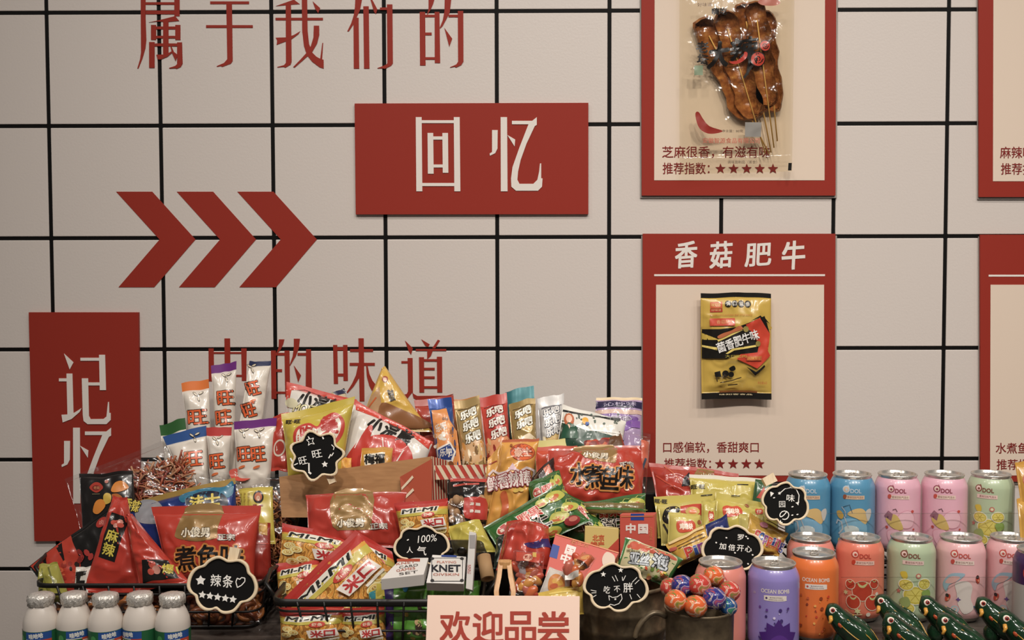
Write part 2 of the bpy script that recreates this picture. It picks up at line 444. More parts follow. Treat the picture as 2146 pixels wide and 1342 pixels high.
# tiered black stand under the heap, and the wire riser under the far cans
blk = M('#171412', r=.5, gain=1.0)
st = MB()
box_mesh(st, (-.60, 1.645, TZ), (.255, 1.775, TZ+.150), blk, .002)
box_mesh(st, (-.30, 1.535, TZ), (.255, 1.645, TZ+.075), blk, .002)
tag(st.build('display_riser'), 'tall black display step along the wall, under the rearmost packets', 'riser')

# ------------------------------------------------------------------ lettering and boards on the wall
def on_wall(x, y, off): return P(x, y, WY-off)
def letter(name, strokes, ox, oy, s, mat, y0=0.0, th=.004, parent=None):
    mb = MB()
    for i, st in enumerate(strokes):
        if len(st) == 4 and not isinstance(st[0], (tuple, list)):
            a, b, c, d = st; st = [(a, b), (c, b), (c, d), (a, d)]
        fr = [on_wall(ox+x/s, oy+y/s, y0+th+.00004*i) for x, y in st]
        prism(mb, fr, [Vector((p.x, WY-y0, p.z)) for p in fr], mat)
    return mb.build(name, parent)
redm = M('#8b281b', r=.5, gain=1.25); whm = M('#d6cec6', r=.5)
S1 = 7.664
tops = [
 ('属', 270, 0, [[(190,-25),(268,-25),(268,300),(280,640),(265,780),(215,950),(155,1100),(135,1100),(180,950),(195,840),(192,400)], (730,-25,815,260), (268,35,730,75), (272,170,735,228),
   [(320,360),(500,320),(745,258),(808,335),(620,352),(450,345)], (355,400,437,640), (745,400,827,640), (435,425,745,470), (435,575,745,615), (550,340,635,870), (325,675,412,1090),
   [(775,680),(852,680),(862,1020),(835,1072),(770,1105),(745,1095),(650,1100),(645,1090),(740,1060),(775,1030)], (405,697,775,742), [(440,878),(550,875),(640,850),(690,820),(690,850),(620,910),(510,955),(465,955)], [(665,745),(685,745),(720,830),(785,880),(750,980),(700,870)]]),
 ('于', 270, 0, [(1305,22,1930,65), (1240,403,1990,447), [(1565,65),(1655,65),(1667,980),(1640,1022),(1500,1074),(1475,1062),(1415,1072),(1410,1062),(1530,1010),(1580,950)]]),
 ('我', 560, 0, [[(135,98),(380,10),(430,-8),(522,65),(380,75),(250,88)], [(297,60),(380,60),(392,990),(375,1040),(290,1088),(265,1075),(165,1085),(160,1075),(270,1045),(300,1010)], (133,285,895,325),
   [(135,605),(310,600),(430,560),(530,500),(500,550),(390,630),(150,720),(160,650)], [(555,-25),(640,-25),(648,500),(670,700),(720,840),(790,910),(855,945),(905,960),(907,1102),(840,1080),(720,990),(640,890),(590,740),(562,500)],
   [(748,412),(833,412),(835,560),(800,700),(720,840),(640,910),(550,990),(440,1085),(415,1078),(520,970),(620,860),(700,740),(742,600)], [(885,688),(897,688),(880,965),(848,965)], [(728,18),(850,130),(818,212),(770,140)]]),
 ('们', 560, 0, [[(1415,-25),(1525,-25),(1490,160),(1440,270),(1380,400),(1310,505),(1285,503),(1350,370),(1390,240),(1408,120)], [(1385,285),(1468,285),(1477,1103),(1390,1103)], [(1543,100),(1630,100),(1642,1103),(1555,1103)],
   [(1655,-15),(1690,0),(1770,150),(1745,225),(1715,190)], (1810,120,1925,160), [(1922,70),(2010,70),(2018,1020),(1990,1055),(1890,1105),(1850,1098),(1775,1100),(1770,1092),(1860,1060),(1915,1035),(1930,1010)]]),
 ('的', 720, 0, [[(1365,-20),(1462,-20),(1440,60),(1400,150),(1350,232),(1342,225),(1365,140)], [(1222,190),(1310,190),(1317,1052),(1228,1052)], [(1463,190),(1540,190),(1552,1012),(1465,1012)], (1308,235,1465,275), (1310,522,1415,566), (1310,918,1468,958),
   [(1625,-20),(1730,-20),(1705,200),(1650,310),(1590,420),(1550,460),(1546,440),(1595,320),(1620,180)], (1685,235,1840,275), [(1618,445),(1745,620),(1698,750)],
   [(1835,175),(1922,175),(1925,990),(1890,1045),(1805,1085),(1785,1070),(1715,1085),(1710,1078),(1810,1035),(1840,990)]]),
]
lows = [
 ('中', 420, 690, [[(130,310),(212,310),(220,840),(133,840)], [(655,310),(742,310),(735,832),(665,832)], (212,368,658,398), (218,735,662,768), [(385,150),(475,150),(484,1085),(395,1085)]]),
 ('的', 420, 690, [[(1132,345),(1212,345),(1222,1122),(1142,1122)], [(1350,345),(1430,345),(1440,1088),(1362,1088)], (1212,383,1352,425), (1218,645,1310,690), (1220,1005,1365,1040), [(1260,165),(1348,165),(1330,240),(1290,330),(1215,415),(1210,405),(1255,300)],
   [(1500,155),(1597,155),(1580,310),(1530,440),(1440,590),(1430,585),(1480,440),(1500,300)], (1560,385,1700,425), [(1500,585),(1615,745),(1570,855)], [(1697,325),(1775,325),(1790,1050),(1760,1100),(1680,1140),(1640,1130),(1690,1090)]]),
 ('味', 680, 690, [[(138,255),(205,255),(218,880),(150,880)], [(298,255),(368,255),(376,832),(305,832)], (203,293,300,345), (210,715,305,760), [(545,148),(630,148),(642,1160),(565,1160)], (410,322,780,366), (405,543,808,588),
   [(538,588),(600,588),(560,780),(470,920),(370,1030),(355,1015),(440,880),(505,740)], [(668,588),(692,588),(720,720),(770,830),(840,915),(775,1015),(720,910),(680,760)]]),
 ('道', 680, 690, [[(1293,185),(1420,310),(1390,415),(1350,350)], (1235,515,1342,552), [(1335,465),(1415,465),(1420,1012),(1400,1030),(1330,1122),(1255,1158),(1265,1095),(1250,1055),(1320,1045),(1342,1000)],
   [(1408,1010),(1430,1040),(1490,1075),(1960,1070),(2070,1040),(1990,1100),(1900,1150),(1500,1150),(1430,1110)], [(1555,165),(1690,245),(1665,290),(1615,265)], [(1820,170),(1855,185),(1780,310),(1730,310)], (1465,320,1955,352),
   [(1650,345),(1740,345),(1710,430),(1650,485)], [(1518,452),(1598,452),(1602,1018),(1525,1018)], [(1805,445),(1888,445),(1892,1018),(1812,1018)], (1598,483,1807,520), (1600,622,1770,660), (1600,760,1770,798), (1600,918,1812,955)]),
]
where = {0: ['first', 'second', 'third', 'fourth', 'last'], 1: ['first', 'second', 'third', 'last']}
for row, rows in ((0, tops), (1, lows)):
    for i, (ch, ox, oy, stk) in enumerate(rows):
        o = letter('wall_character', stk, ox, oy, S1, redm, th=.0008)
        tag(o, 'red cut-out Chinese character %s, %s in the %s red line on the tiled wall' % (ch, where[row][i], ('top', 'lower')[row]), 'wall lettering', ('top', 'lower')[row]+' line of red wall characters')
for i, pts in enumerate([[(62,102),(415,102),(838,570),(435,1037),(85,1037),(487,570)], [(655,102),(1010,102),(1430,570),(1027,1037),(677,1037),(1078,570)], [(1247,102),(1600,102),(2025,570),(1625,1037),(1267,1037),(1672,570)]]):
    tag(letter('chevron_arrow', [pts], 230, 380, 4.665, redm, th=.0008), 'flat red chevron arrow on the tiles, %s of the row of three' % ('leftmost', 'middle one', 'rightmost')[i], 'wall decal', 'red chevrons on the wall')
def board(name, pts, mat, off, th, parent=None):
    mb = MB(); fr = [on_wall(x, y, off+th) for x, y in pts]
    prism(mb, fr, [Vector((p.x, WY-off, p.z)) for p in fr], mat); return mb.build(name, parent)
pq = board('wall_plaque', [(743,217),(1233,215.5),(1233,449),(745.5,449.5)], redm, 0, .006)
tag(pq, 'wide red plaque with white characters 回忆 on the tiled wall', 'sign')
hui = [[(583,188),(634,188),(640,830),(588,830)], [(912,188),(963,188),(969,830),(917,830)], (633,215,914,240), (638,758,917,785), [(685,325),(734,325),(738,678),(688,678)], [(813,325),(862,325),(865,670),(817,670)], (733,355,815,383), (736,598,818,624)]
yi = [[(1243,300),(1292,300),(1290,460),(1270,500),(1225,522),(1222,503),(1243,490)], [(1317,188),(1373,188),(1377,830),(1319,830)], [(1375,342),(1443,382),(1438,442)],
      [(1415,220),(1590,220),(1630,188),(1630,255),(1612,266),(1540,420),(1490,560),(1468,660),(1462,730),(1480,765),(1600,765),(1635,730),(1650,660),(1657,590),(1668,588),(1668,718),(1680,718),(1675,790),(1640,825),(1450,825),(1410,790),(1407,720),(1420,620),(1480,450),(1558,250),(1415,250)]]
ji = [[(163,103),(258,192),(220,262)], (112,352,192,382), [(188,304),(247,304),(258,702),(198,722)], [(138,718),(200,715),(270,695),(340,650),(320,690),(240,760),(150,795)], (328,145,520,175), [(515,115),(575,115),(585,470),(523,470)], (403,393,525,423),
      [(342,352),(405,352),(413,730),(430,762),(560,760),(590,735),(605,590),(615,590),(617,700),(632,700),(632,770),(590,812),(400,812),(360,780),(352,720)]]
letter('white_character', hui, 730, 200, 4.127, whm, .006, .001, pq); letter('white_character', yi, 730, 200, 4.127, whm, .006, .001, pq)
pl = board('wall_plaque', [(60,655),(290,655),(295,1133),(72,1135)], redm, 0, .006)
tag(pl, 'tall red plaque with white characters 记忆 on the tiles behind the left basket', 'sign')
letter('white_character', ji, 100, 720, 4.794, whm, .006, .001, pl)
k_ = 4.794*(640/790)
letter('white_character', [[((x-1317)*1.03+1317, y*1.0) for x, y in (s if not (len(s) == 4 and not isinstance(s[0], tuple)) else [(s[0], s[1]), (s[2], s[1]), (s[2], s[3]), (s[0], s[3])])] for s in yi], 153-1317/4.05, 897-188/4.05, 4.05, whm, .006, .001, pl)

cream = M('#d2c0ae', r=.55); ink = M('#7a1f1b', r=.6)
def caption(parent, lines, off):
    mb = MB(); a = Art(mb, lambda x, y, L: on_wall(x, y, off+.0004+.0001*L), 20)
    for t, x, y, wd, h in lines:
        if t[0] == '★':
            for i in range(len(t)): a.star(x+i*27.5, y, 11.5, ink)
        else: a.text(t, x+wd/2, y, wd, h, ink, bold=.008)
    return mb.build('caption_text', parent)
def poster(x0, x1, y0, y1, label, inner, lines, head=None, rule=None):
    e = board('wall_poster', [(x0, y0), (x1, y0), (x1-2, y1), (x0+1, y1)], redm, .003, .004)
    tag(e, label, 'poster', 'red framed snack posters')
    board('acrylic_backing', [(x0-3, y0+4), (x1+3, y0+4), (x1+1, y1+5), (x0-2, y1+5)], M('#9a938c', r=.2), 0, .003, e)
    board('cream_panel', [(inner[0], inner[1]), (inner[2], inner[1]), (inner[2]-1, inner[3]), (inner[0]-1, inner[3])], cream, .007, .0006, e)
    if rule: board('white_rule', [(rule[0], rule[1]-2), (rule[2], rule[1]-2), (rule[2], rule[1]+2), (rule[0], rule[1]+2)], whm, .007, .0005, e)
    if lines: caption(e, lines, .0076)
    if head:
        mb = MB(); a = Art(mb, lambda x, y, L: on_wall(x, y, .0074+.0001*L), 20)
        for ch, x, y, wd, h in head: a.text(ch, x, y, wd, h, whm, rot=-4, bold=.028, shear=.12)
        mb.build('title_lettering', e)
    return e
poster(1344, 1753, -128, 410, 'red framed poster bearing a clear pouch of brown skewers', (1372, -22, 1729, 378), [('芝麻很香，有滋有味', 1388, 319, 226, 25), ('推荐指数：', 1389, 353, 98, 24), ('★★★★★', 1510, 354, 0, 0)], rule=(1370, -42, 1731))
poster(1347, 1751, 490, 1010, 'red framed poster bearing a small gold and black snack pack', (1375, 597, 1727, 997), [('口感偏软，香甜爽口', 1390, 938, 200, 23), ('推荐指数：', 1392, 972, 98, 22), ('★★★★', 1509, 973, 0, 0)],
       head=[('香', 1438, 534, 45, 54), ('菇', 1511, 534, 45, 54), ('肥', 1589, 534, 54, 47), ('牛', 1663, 535, 47, 58)], rule=(1371, 577, 1729))
poster(2051, 2458, -128, 413, 'red framed poster cut by the frame edge, in the upper row', (2082, -22, 2436, 380), [('麻辣味浓，回味无穷', 2096, 320, 210, 25), ('推荐指数：', 2098, 354, 98, 24)])
poster(2054, 2458, 492, 1010, 'red framed poster cut by the frame edge, in the lower row behind the cans', (2076, 597, 2436, 997), [('水煮鱼味，鲜香可口', 2087, 940, 205, 23), ('推荐指数：', 2089, 974, 98, 22)], rule=(2072, 578, 2436))

# ------------------------------------------------------------------ baskets, mugs, boards: the hardware
wire = M('#15120f', r=.42, gain=1.0)
def ring(cx, cy, hx, hy, z, rad=.02, n=5):
    o = []
    for sx, sy, a0 in ((1, -1, -90), (1, 1, 0), (-1, 1, 90), (-1, -1, 180)):
        for i in range(n+1):
            a = R(a0+90*i/n); o.append(Vector((cx+sx*(hx-rad)+rad*math.cos(a), cy+sy*(hy-rad)+rad*math.sin(a), z)))
    return o
def basket(label, cx, cy, hx, hy, z0, z1, rim_h, taper=.012, step=.033):
    o = empty('wire_basket', (cx, cy, z0)); tag(o, label, 'basket', 'black wire baskets')
    mb = MB()
    top = ring(cx, cy, hx, hy, z1)
    V = []; n = len(top)
    for off, dz in ((0, 0), (0, -rim_h), (-.004, -rim_h), (-.004, 0)):
        for p in top:
            q = Vector((p.x-cx, p.y-cy, 0)); k = 1+off/q.length; V.append(Vector((cx+q.x*k, cy+q.y*k, z1+dz)))
    mb.add(V, [[r*n+i, r*n+(i+1) % n, ((r+1) % 4)*n+(i+1) % n, ((r+1) % 4)*n+i] for r in range(4) for i in range(n)], wire)
    mb.build('rim', o)
    mb = MB()
    bot = ring(cx, cy, hx-taper, hy-taper, z0+.004)
    tube(mb, bot, .0022, wire, 6, True)
    k = int((z1-z0)/step)
    for i in range(1, k+1):
        f = i/(k+.6); tube(mb, ring(cx, cy, hx-taper*(1-f), hy-taper*(1-f), z0+(z1-z0)*f), .0016, wire, 6, True)
    def stave(ax, ay, bx, by): tube(mb, [(ax, ay, z1-.003), (bx, by, z0+.004)], .0016, wire, 6)
    nx = int(2*hx/step)
    for i in range(1, nx):
        f = -1+2*i/nx
        for s in (-1, 1): stave(cx+f*hx, cy+s*hy, cx+f*(hx-taper), cy+s*(hy-taper))
        tube(mb, [(cx+f*(hx-taper), cy-hy+taper, z0+.003), (cx+f*(hx-taper), cy+hy-taper, z0+.003)], .0014, wire, 6)
    ny = int(2*hy/step)
    for i in range(1, ny):
        f = -1+2*i/ny
        for s in (-1, 1): stave(cx+s*hx, cy+f*hy, cx+s*(hx-taper), cy+f*(hy-taper))
    mb.build('wire_grid', o)
    for sx in (-1, 1):
        mb = MB()
        tube(mb, [(cx+sx*hx, cy-.05, z1-.004), (cx+sx*(hx+.012), cy-.045, z1+.012), (cx+sx*(hx+.016), cy, z1+.018), (cx+sx*(hx+.012), cy+.045, z1+.012), (cx+sx*hx, cy+.05, z1-.004)], .0028, wire, 8)
        mb.build('handle', o)
    return o
a, b = P(66, 1224, 1.455), P(548, 1224, 1.455)
basket('black wire basket behind the white drink bottles, holding red and black packets', (a.x+b.x)/2, a.y+.085, (b.x-a.x)/2, .085, TZ, a.z, .006)
a, b = P(566, 1257, 1.37), P(1015, 1257, 1.37)
basket('black wire basket with a broad flat rim, holding noodle snack bags and white boxes', (a.x+b.x)/2, a.y+.075, (b.x-a.x)/2, .075, TZ, a.z, .0095, .016)

CLOUD = [(150,590),(165,480),(210,390),(280,330),(370,300),(430,240),(520,190),(590,180),(650,205),(710,235),(780,235),(870,225),(950,265),(990,320),(1010,400),(1070,460),(1110,560),(1110,650),(1070,730),(990,790),(900,810),(850,870),(790,930),(700,955),(620,945),(545,890),(480,910),(400,910),(330,870),(280,800),(260,720),(190,670)]
CLOUD = [((x-632)/960, (y-567)/775) for x, y in CLOUD]
FLOWER = [((.5+.06*math.cos(7*t))*math.cos(t), (.5+.06*math.cos(7*t))*math.sin(t)) for t in [2*math.pi*i/56+.25 for i in range(56)]]
board_rim = M('#d8c4a2', r=.5); slate = M('#0f0e0d', r=.75, gain=1.0); chalk = M('#dedbd4', r=.9); peg = pattern('peg_wood', [(.3, '#cdb692'), (.7, '#e2d0b0')], 'noise', scale=60, stretch=(4, 1, .4))
def chalkboard(label, cx, cy, w, h, d, write, rot=0, flip=1, shape=CLOUD, clip=None, tilt=.25, yaw=0.0):
    c0 = P(cx, cy, d); c, q = math.cos(R(rot)), math.sin(R(rot))
    X = (P(cx+1, cy, d+yaw*d/F)-c0); Y = (P(cx, cy+1, d-tilt*d/F)-c0); N = X.cross(Y).normalized()
    if N.y > 0: N = -N
    def at(x, y, o=0): return c0+X*(x*c-y*q)+Y*(x*q+y*c)+N*o
    th = .0035; pts = smooth(shape, 3) if shape is CLOUD else shape
    out = [(x*w*flip, y*h) for x, y in pts]; inn = [(x*.905, y*.895) for x, y in out]
    mb = MB(); prism(mb, [at(x, y, .0012) for x, y in inn], [at(x, y, -.0012) for x, y in inn], slate)
    o = mb.build('chalkboard_sign'); tag(o, label, 'sign', 'little scalloped chalkboard signs')
    mb = MB(); n = len(out); V = []
    for ps, z in ((inn, .0016), (inn, th), ([(x*.99, y*.99) for x, y in out], th+.0004), (out, th-.0006), (out, -.0016), (inn, -.0016)): V += [at(x, y, z) for x, y in ps]
    mb.add(V, [[r*n+i, r*n+(i+1) % n, ((r+1) % 6)*n+(i+1) % n, ((r+1) % 6)*n+i] for r in range(6) for i in range(n)], board_rim)
    mb.build('wooden_rim', o)
    mb = MB(); a = Art(mb, lambda x, y, L: at(x, y, .0013+.00008*L), 8); write(a); mb.build('chalk_writing', o)
    if clip:
        x, y, w_, h_, ro = clip; mb = MB(); cc, qq = math.cos(R(ro)), math.sin(R(ro))
        for z0, z1 in ((-.003, -.008), (-.0095, -.0145)):
            k = .0 if z0 > -.005 else .4
            ps = [(-w_/2, -h_/2), (w_/2, -h_/2), (w_/2*.86, h_/2), (-w_/2*.86, h_/2)]
            ps = [(x+u*cc-v*qq, y+u*qq+v*cc) for u, v in ps]
            prism(mb, [at(u, v, z0) for u, v in ps], [at(u, v, z1) for u, v in ps], peg)
        mb.build('clothes_peg', o)
    return o
def wr_a(a):
    a.star(-46, -9, 11, chalk, inner=.55); a.text('辣', -14, -9, 22, 25, chalk, bold=.012, rot=4); a.text('条', 11, -7, 21, 26, chalk, bold=.015, rot=3)
    hp = [(31, 6), (28, -6), (31, -14), (36, -11), (40, -15), (47, -14), (47, -7), (40, 1)]
    for i in range(len(hp)): a.line([hp[i], hp[(i+1) % len(hp)]], 2, chalk)
    for i in range(5): a.star(-42+16*i, 21+2.4*i, 8.5, chalk, rot=8, inner=.5)
def wr_b(a):
    for p in ([(-15, -41), (-11, -35), (-4, -37), (-7, -30), (-3, -24), (-10, -26), (-16, -22), (-14, -29), (-19, -34), (-13, -35)],): 
        for i in range(len(p)): a.line([p[i], p[(i+1) % len(p)]], 1.4, chalk)
    a.text('旺', -29, 9, 17, 16, chalk, rot=-10, bold=.01); a.text('旺', 1, -3, 20, 16, chalk, rot=-8, bold=.01)
    a.line([(8, -43), (14, -41), (17, -33)], 3, chalk); a.line([(-55, 2), (-50, 12)], 3, chalk); a.line([(-48, 17), (-40, 14)], 2, chalk)
    a.line([(-17, 15), (-18, 32)], 3, chalk); a.line([(-19, 33), (-14, 38)], 4, chalk); a.line([(33, -20), (38, -14), (36, -9)], 2, chalk)
    a.star(16, 20, 7, chalk, inner=.5); a.line([(25, 8), (30, 0)], 2.5, chalk); a.line([(31, 4), (36, -3)], 2, chalk)
def wr_c(a):
    a.text('100%', 12, -16, 40, 15, chalk, rot=-6, shear=.2); a.line([(-31, -12), (-27, -14)], 2, chalk); a.text('人', -25, 8, 13, 13, chalk, bold=.01); a.text('气', 0, 10, 19, 19, chalk, bold=.01)
def wr_d(a):
    a.text('吃', -18, 6, 13, 15, chalk, rot=6, bold=.005); a.text('不', 3, 4, 13, 13, chalk, rot=-8, bold=.005); a.text('胖', 26, 0, 20, 20, chalk, rot=-5, bold=.008)
    for x0, y0, x1, y1 in ((-8,-22,-2,-12),(-2,-25,4,-13),(20,-25,15,-14),(44,-22,34,-11),(49,-17,40,-8),(-52,8,-40,10),(-50,14,-40,13),(-52,26,-40,18),(45,13,52,21),(30,14,34,24),(13,-22,14,-14)): a.line([(x0, y0), (x1, y1)], 1.3, chalk)
    p = [(-12, 28), (-14, 18), (-6, 22), (4, 20), (12, 14), (14, 24), (8, 34), (-2, 38), (-10, 36), (-18, 44)]
    for i in range(len(p)-1): a.line([p[i], p[i+1]], 1.4, chalk)
    a.star(-27, -26, 6, chalk, inner=.45); a.star(9, -36, 6, chalk, inner=.4); a.star(0, 25, 3, chalk); 
def wr_e(a):
    for t, x, y in (('加', -20, -4), ('倍', -1, -2), ('开', 17, -1), ('心', 34, 0)): a.text(t, x, y, 14, 13, chalk, bold=.02, rot=4)
    a.text('罗', 17, -24, 13, 12, chalk, bold=.012)
    for x, y in ((-13, -22), (-34, -11), (32, -22), (6, 9), (43, 12), (-18, 20), (9, 32), (34, 31), (28, -26)): a.ell(x, y, 2, 1.6, chalk, 20, 8)
def wr_f(a):
    p = [(-15, -20), (-8, -30), (4, -36), (16, -34), (24, -24), (26, -10)]
    for i in range(len(p)-1): a.line([p[i], p[i+1]], 1.7, chalk)
    a.star(4, -37, 4.5, chalk); a.star(-17, -18, 4, chalk); a.star(25, -7, 5, chalk, rot=30, k=3)
    a.text('园', -6, 3, 13, 13, chalk, rot=-15); a.text('味', 8, -14, 17, 15, chalk, rot=-10, bold=.01); a.text('の', 4, 24, 20, 20, chalk, rot=15)
    a.star(-1, 41, 6, chalk); a.line([(-36, -16), (-33, -7), (-29, -15), (-36, -16)], 1.6, chalk)
    for x, y in ((20, 20), (30, 16), (16, 3), (-26, -6)): a.ell(x, y, 2.4, 1.3, chalk, -30, 8)
chalkboard('scalloped chalkboard sign with five chalk stars and a heart, clipped to the left basket', 467, 1226, 148, 122, 1.415, wr_a, clip=(20, -58, 22, 40, 12))
chalkboard('round scalloped chalkboard sign with a chalk star and strokes, standing on the kraft carton', 664, 955, 108, 100, 1.545, wr_b, rot=-4, shape=FLOWER, clip=(24, 48, 16, 24, -18))
chalkboard('scalloped chalkboard sign reading 100%, half hidden behind the white card boxes', 884, 1145, 118, 88, 1.405, wr_c, flip=-1)
chalkboard('scalloped chalkboard sign with chalk rays, leaning on the dark metal bucket', 1290, 1231, 138, 104, 1.32, wr_d, rot=2)
chalkboard('scalloped chalkboard sign with four chalk characters, behind the lilac can', 1534, 1150, 130, 100, 1.47, wr_e, flip=-1, rot=2)
chalkboard('scalloped chalkboard sign with a chalk arc and swirl, in front of a blue can', 1645, 1056, 102, 92, 1.505, wr_f, rot=14, flip=1, clip=(-42, -42, 20, 26, 48))

# sample sign at the front of the table
cardm = M('#e6c8b6', r=.6, gain=1.16)
def wr_sign(a):
    for ch, x in (('欢', 954), ('迎', 1023), ('品', 1091), ('尝', 1160)): a.text(ch, x, 1317, 63, 66, M('#a03a2c', r=.6), bold=.028)
q = [(896, 1248), (1215, 1250), (1214, 1455), (888, 1455)]
o = carton('tasting_sign', 'cream card sign with red characters 欢迎品尝 standing at the front edge', 'sign', q, cardm, wr_sign, d=1.245, tilt=.38, th=.005)
print('sign bottom', min((o.matrix_world @ v.co).z+o.location.z*0 for v in o.data.vertices), o.location)

# ------------------------------------------------------------------ snack packets, rearmost first
def foil(h, r=.22): return M(h, r=r, met=.22, coat=.4)
ORG, YEL, WHT, BLK_ = '#d9541f', '#c9b12e', '#cfc8bd', '#1a1614'
def stick_art(cx, cy, w, rot, ys, seed=0, cx2=None):
    def f(a):
        for y, dx in ys:
            for c in ([cx+dx] if cx2 is None else [cx+dx, cx2+dx]):
                a.text('旺', c, y, w, 29, '#d85a22', rot=rot, bold=.035, out='#2c221c', ow=.04)
        g = random.Random(seed)
        for y, dx in ys[:1]:
            for c in ([cx+dx] if cx2 is None else [cx+dx, cx2+dx]):
                k = y-44
                [a.ell(c+ex, k+ey, 6, 2.4, '#3a2f28', er) for ex, ey, er in ((-6, -4, 35), (5, -7, -30), (1, 5, 70))]; [a.ell(c+ex, k+ey, 4.9, 1.5, '#dccfb6', er) for ex, ey, er in ((-6, -4, 35), (5, -7, -30), (1, 5, 70))]
                a.ell(c-3, y+27, 8, 2.6, '#d06a34', -20)
    return f
SG = 'white rice cracker sticks'
def stick(label, q, seal_col, ys, cx, w, d, rot=-6, cx2=None, dd=0, sd=0, top=.12, yaw=0):
    return pouch('cracker_stick_pack', label, 'snack', q, '#d3cabd', stick_art(cx, 0, w, rot, ys, sd, cx2), d=d, seal=(top, .03), sc=(seal_col, None), puff=.011, group=SG, n=(16, 26), tilt=.2, wr=.0016, yaw=yaw, step=4)
stick('white cracker stick pack with an orange top seal, leftmost of the upper ones', [(381,806),(437,795),(446,1010),(404,1014)], '#d9722a', [(876,0)], 417, 40, 1.70, sd=1, top=.09)
stick('white cracker stick pack with a purple top seal, tallest at the middle', [(443,768),(496,757),(490,1010),(456,1012)], '#6a2a78', [(836,2),(878,-2)], 474, 33, 1.71, sd=2, top=.07)
stick('white cracker stick pack with a navy top edge and grey side fold', [(523,757),(568,756),(532,1012),(480,1010)], '#2b3154', [(816,2),(862,-7)], 525, 24, 1.71, rot=-14, sd=3, top=.04, yaw=.5)
stick('white cracker stick pack with a green top seal, peeking out at the far left', [(333,890),(388,876),(402,1020),(352,1024)], '#2c5a2c', [(985,0)], 372, 32, 1.685, sd=4, top=.17)
stick('white cracker stick pack with a blue top seal, front row', [(340,916),(432,893),(440,1030),(392,1032)], '#2f5490', [(962,-3)], 413, 36, 1.665, sd=5, top=.16)
stick('white cracker stick pack with a red top seal, front row', [(432,896),(485,897),(478,1035),(441,1036)], '#b83a36', [(968,0)], 458, 30, 1.66, sd=6, top=.13)
stick('pair of white cracker sticks under one purple top seal', [(491,886),(580,876),(564,1035),(497,1036)], '#6a2a78', [(953,0)], 513, 30, 1.655, cx2=545, sd=7, top=.11)

# snack bars in a row along the wall
BG = 'snack bars standing along the wall'
def bar_art(q, cols, tx, n=3, food='#c9a070'):
    def f(a):
        a.poly([(0, 62), (30, 52), (70, 46), (100, 56), (100, 78), (50, 86), (0, 76)], food)
        a.scatter(26, 5, 58, 95, 98, cols, 3, 9, 5)
        for i in range(n): a.text('乐吧', 50+4*i, 11+18*i, 62, 13, tx[0], rot=-5, bold=.05, out=tx[1], ow=.05)
        a.line([(12, 3), (90, 1)], 1.0, tx[1])
    return f
pouch('snack_bar', 'blue topped snack bar with an orange front, first in the row by the wall', 'snack bar', [(896,838),(946,833),(966,1000),(922,1004)], '#27447e', lambda a: (a.poly([(905,862),(936,858),(944,885),(958,905),(968,985),(920,992),(912,930)], '#cf8442'), a.scatter(16, 912, 880, 955, 950, ['#e0a060','#d9d0c0','#8a5a3a'], 3, 7), a.text('乐吧', 925, 900, 24, 16, WHT, rot=-20, bold=.03), a.poly([(915,945),(946,932),(957,950),(950,972),(918,972)], '#d8d2c8'), a.poly([(918,948),(944,936),(953,951),(947,968),(921,968)], '#2b3f78'), a.text('乐吧', 936, 953, 26, 15, WHT, rot=-4, bold=.03), a.scatter(8, 925, 975, 958, 998, ['#7a4a2a','#d9a060'], 4, 8, 3)), d=1.672, seal=(.12, .02), sc=(foil('#2a4a90'), None), puff=.012, group=BG, n=(18, 28))
pouch('snack_bar', 'gold foil snack bar, tallest in the row by the wall', 'snack bar', [(951,842),(1004,828),(1024,1000),(972,1004)], foil('#a58a55'), bar_art(None, ['#d0b070','#c88a3a','#e0d0b0','#7a5a30'], ('#efe7d6','#54421f')), d=1.675, seal=(.10, .02), unit=True, puff=.012, group=BG, n=(18, 28))
pouch('snack_bar', 'red snack bar between the two gold ones', 'snack bar', [(1004,832),(1062,824),(1074,985),(1024,990)], '#b5392c', bar_art(None, ['#d0703a','#c8a06a','#8a2a1e','#d9b48a'], ('#e9ddd0','#6e1f18'), 3, '#d08a5a'), d=1.68, seal=(.13, .02), unit=True, puff=.012, group=BG, n=(18, 28))
pouch('snack_bar', 'gold foil snack bar in front of the teal packet', 'snack bar', [(1066,846),(1122,835),(1128,985),(1078,990)], foil('#9a8048'), bar_art(None, ['#d8c08a','#b08a4a','#e8d8b8'], ('#efe7d6','#54421f'), 2, '#d8c7a6'), d=1.672, seal=(.08, .02), unit=True, puff=.012, group=BG, n=(18, 28))
pouch('snack_packet', 'teal foil packet top behind the gold bar', 'snack', [(1059,822),(1119,810),(1124,960),(1070,962)], foil('#23666c', .25), None, d=1.715, seal=(.2, .02), puff=.010, n=(18, 20))
pouch('snack_bar', 'silver and white snack bar, last in the row by the wall', 'snack bar', [(1126,838),(1182,824),(1180,975),(1136,980)], foil('#b9b7b4', .28), bar_art(None, ['#d8c08a','#c9a060','#e8d8b8'], ('#d9d7d2','#27324a'), 3, '#c9ab6a'), d=1.69, seal=(.14, .02), unit=True, puff=.012, group=BG, n=(18, 28))
pouch('snack_packet', 'red packet top showing behind the blue topped bar', 'snack', [(868,842),(950,826),(960,970),(890,975)], '#9c3424', None, d=1.725, seal=(.1, .03), puff=.008, n=(16, 18))
pouch('snack_packet', 'orange packet top showing behind the tall gold bar', 'snack', [(948,838),(1000,829),(1010,960),(960,965)], '#b5742c', None, d=1.735, seal=(.1, .03), puff=.006, n=(16, 18))

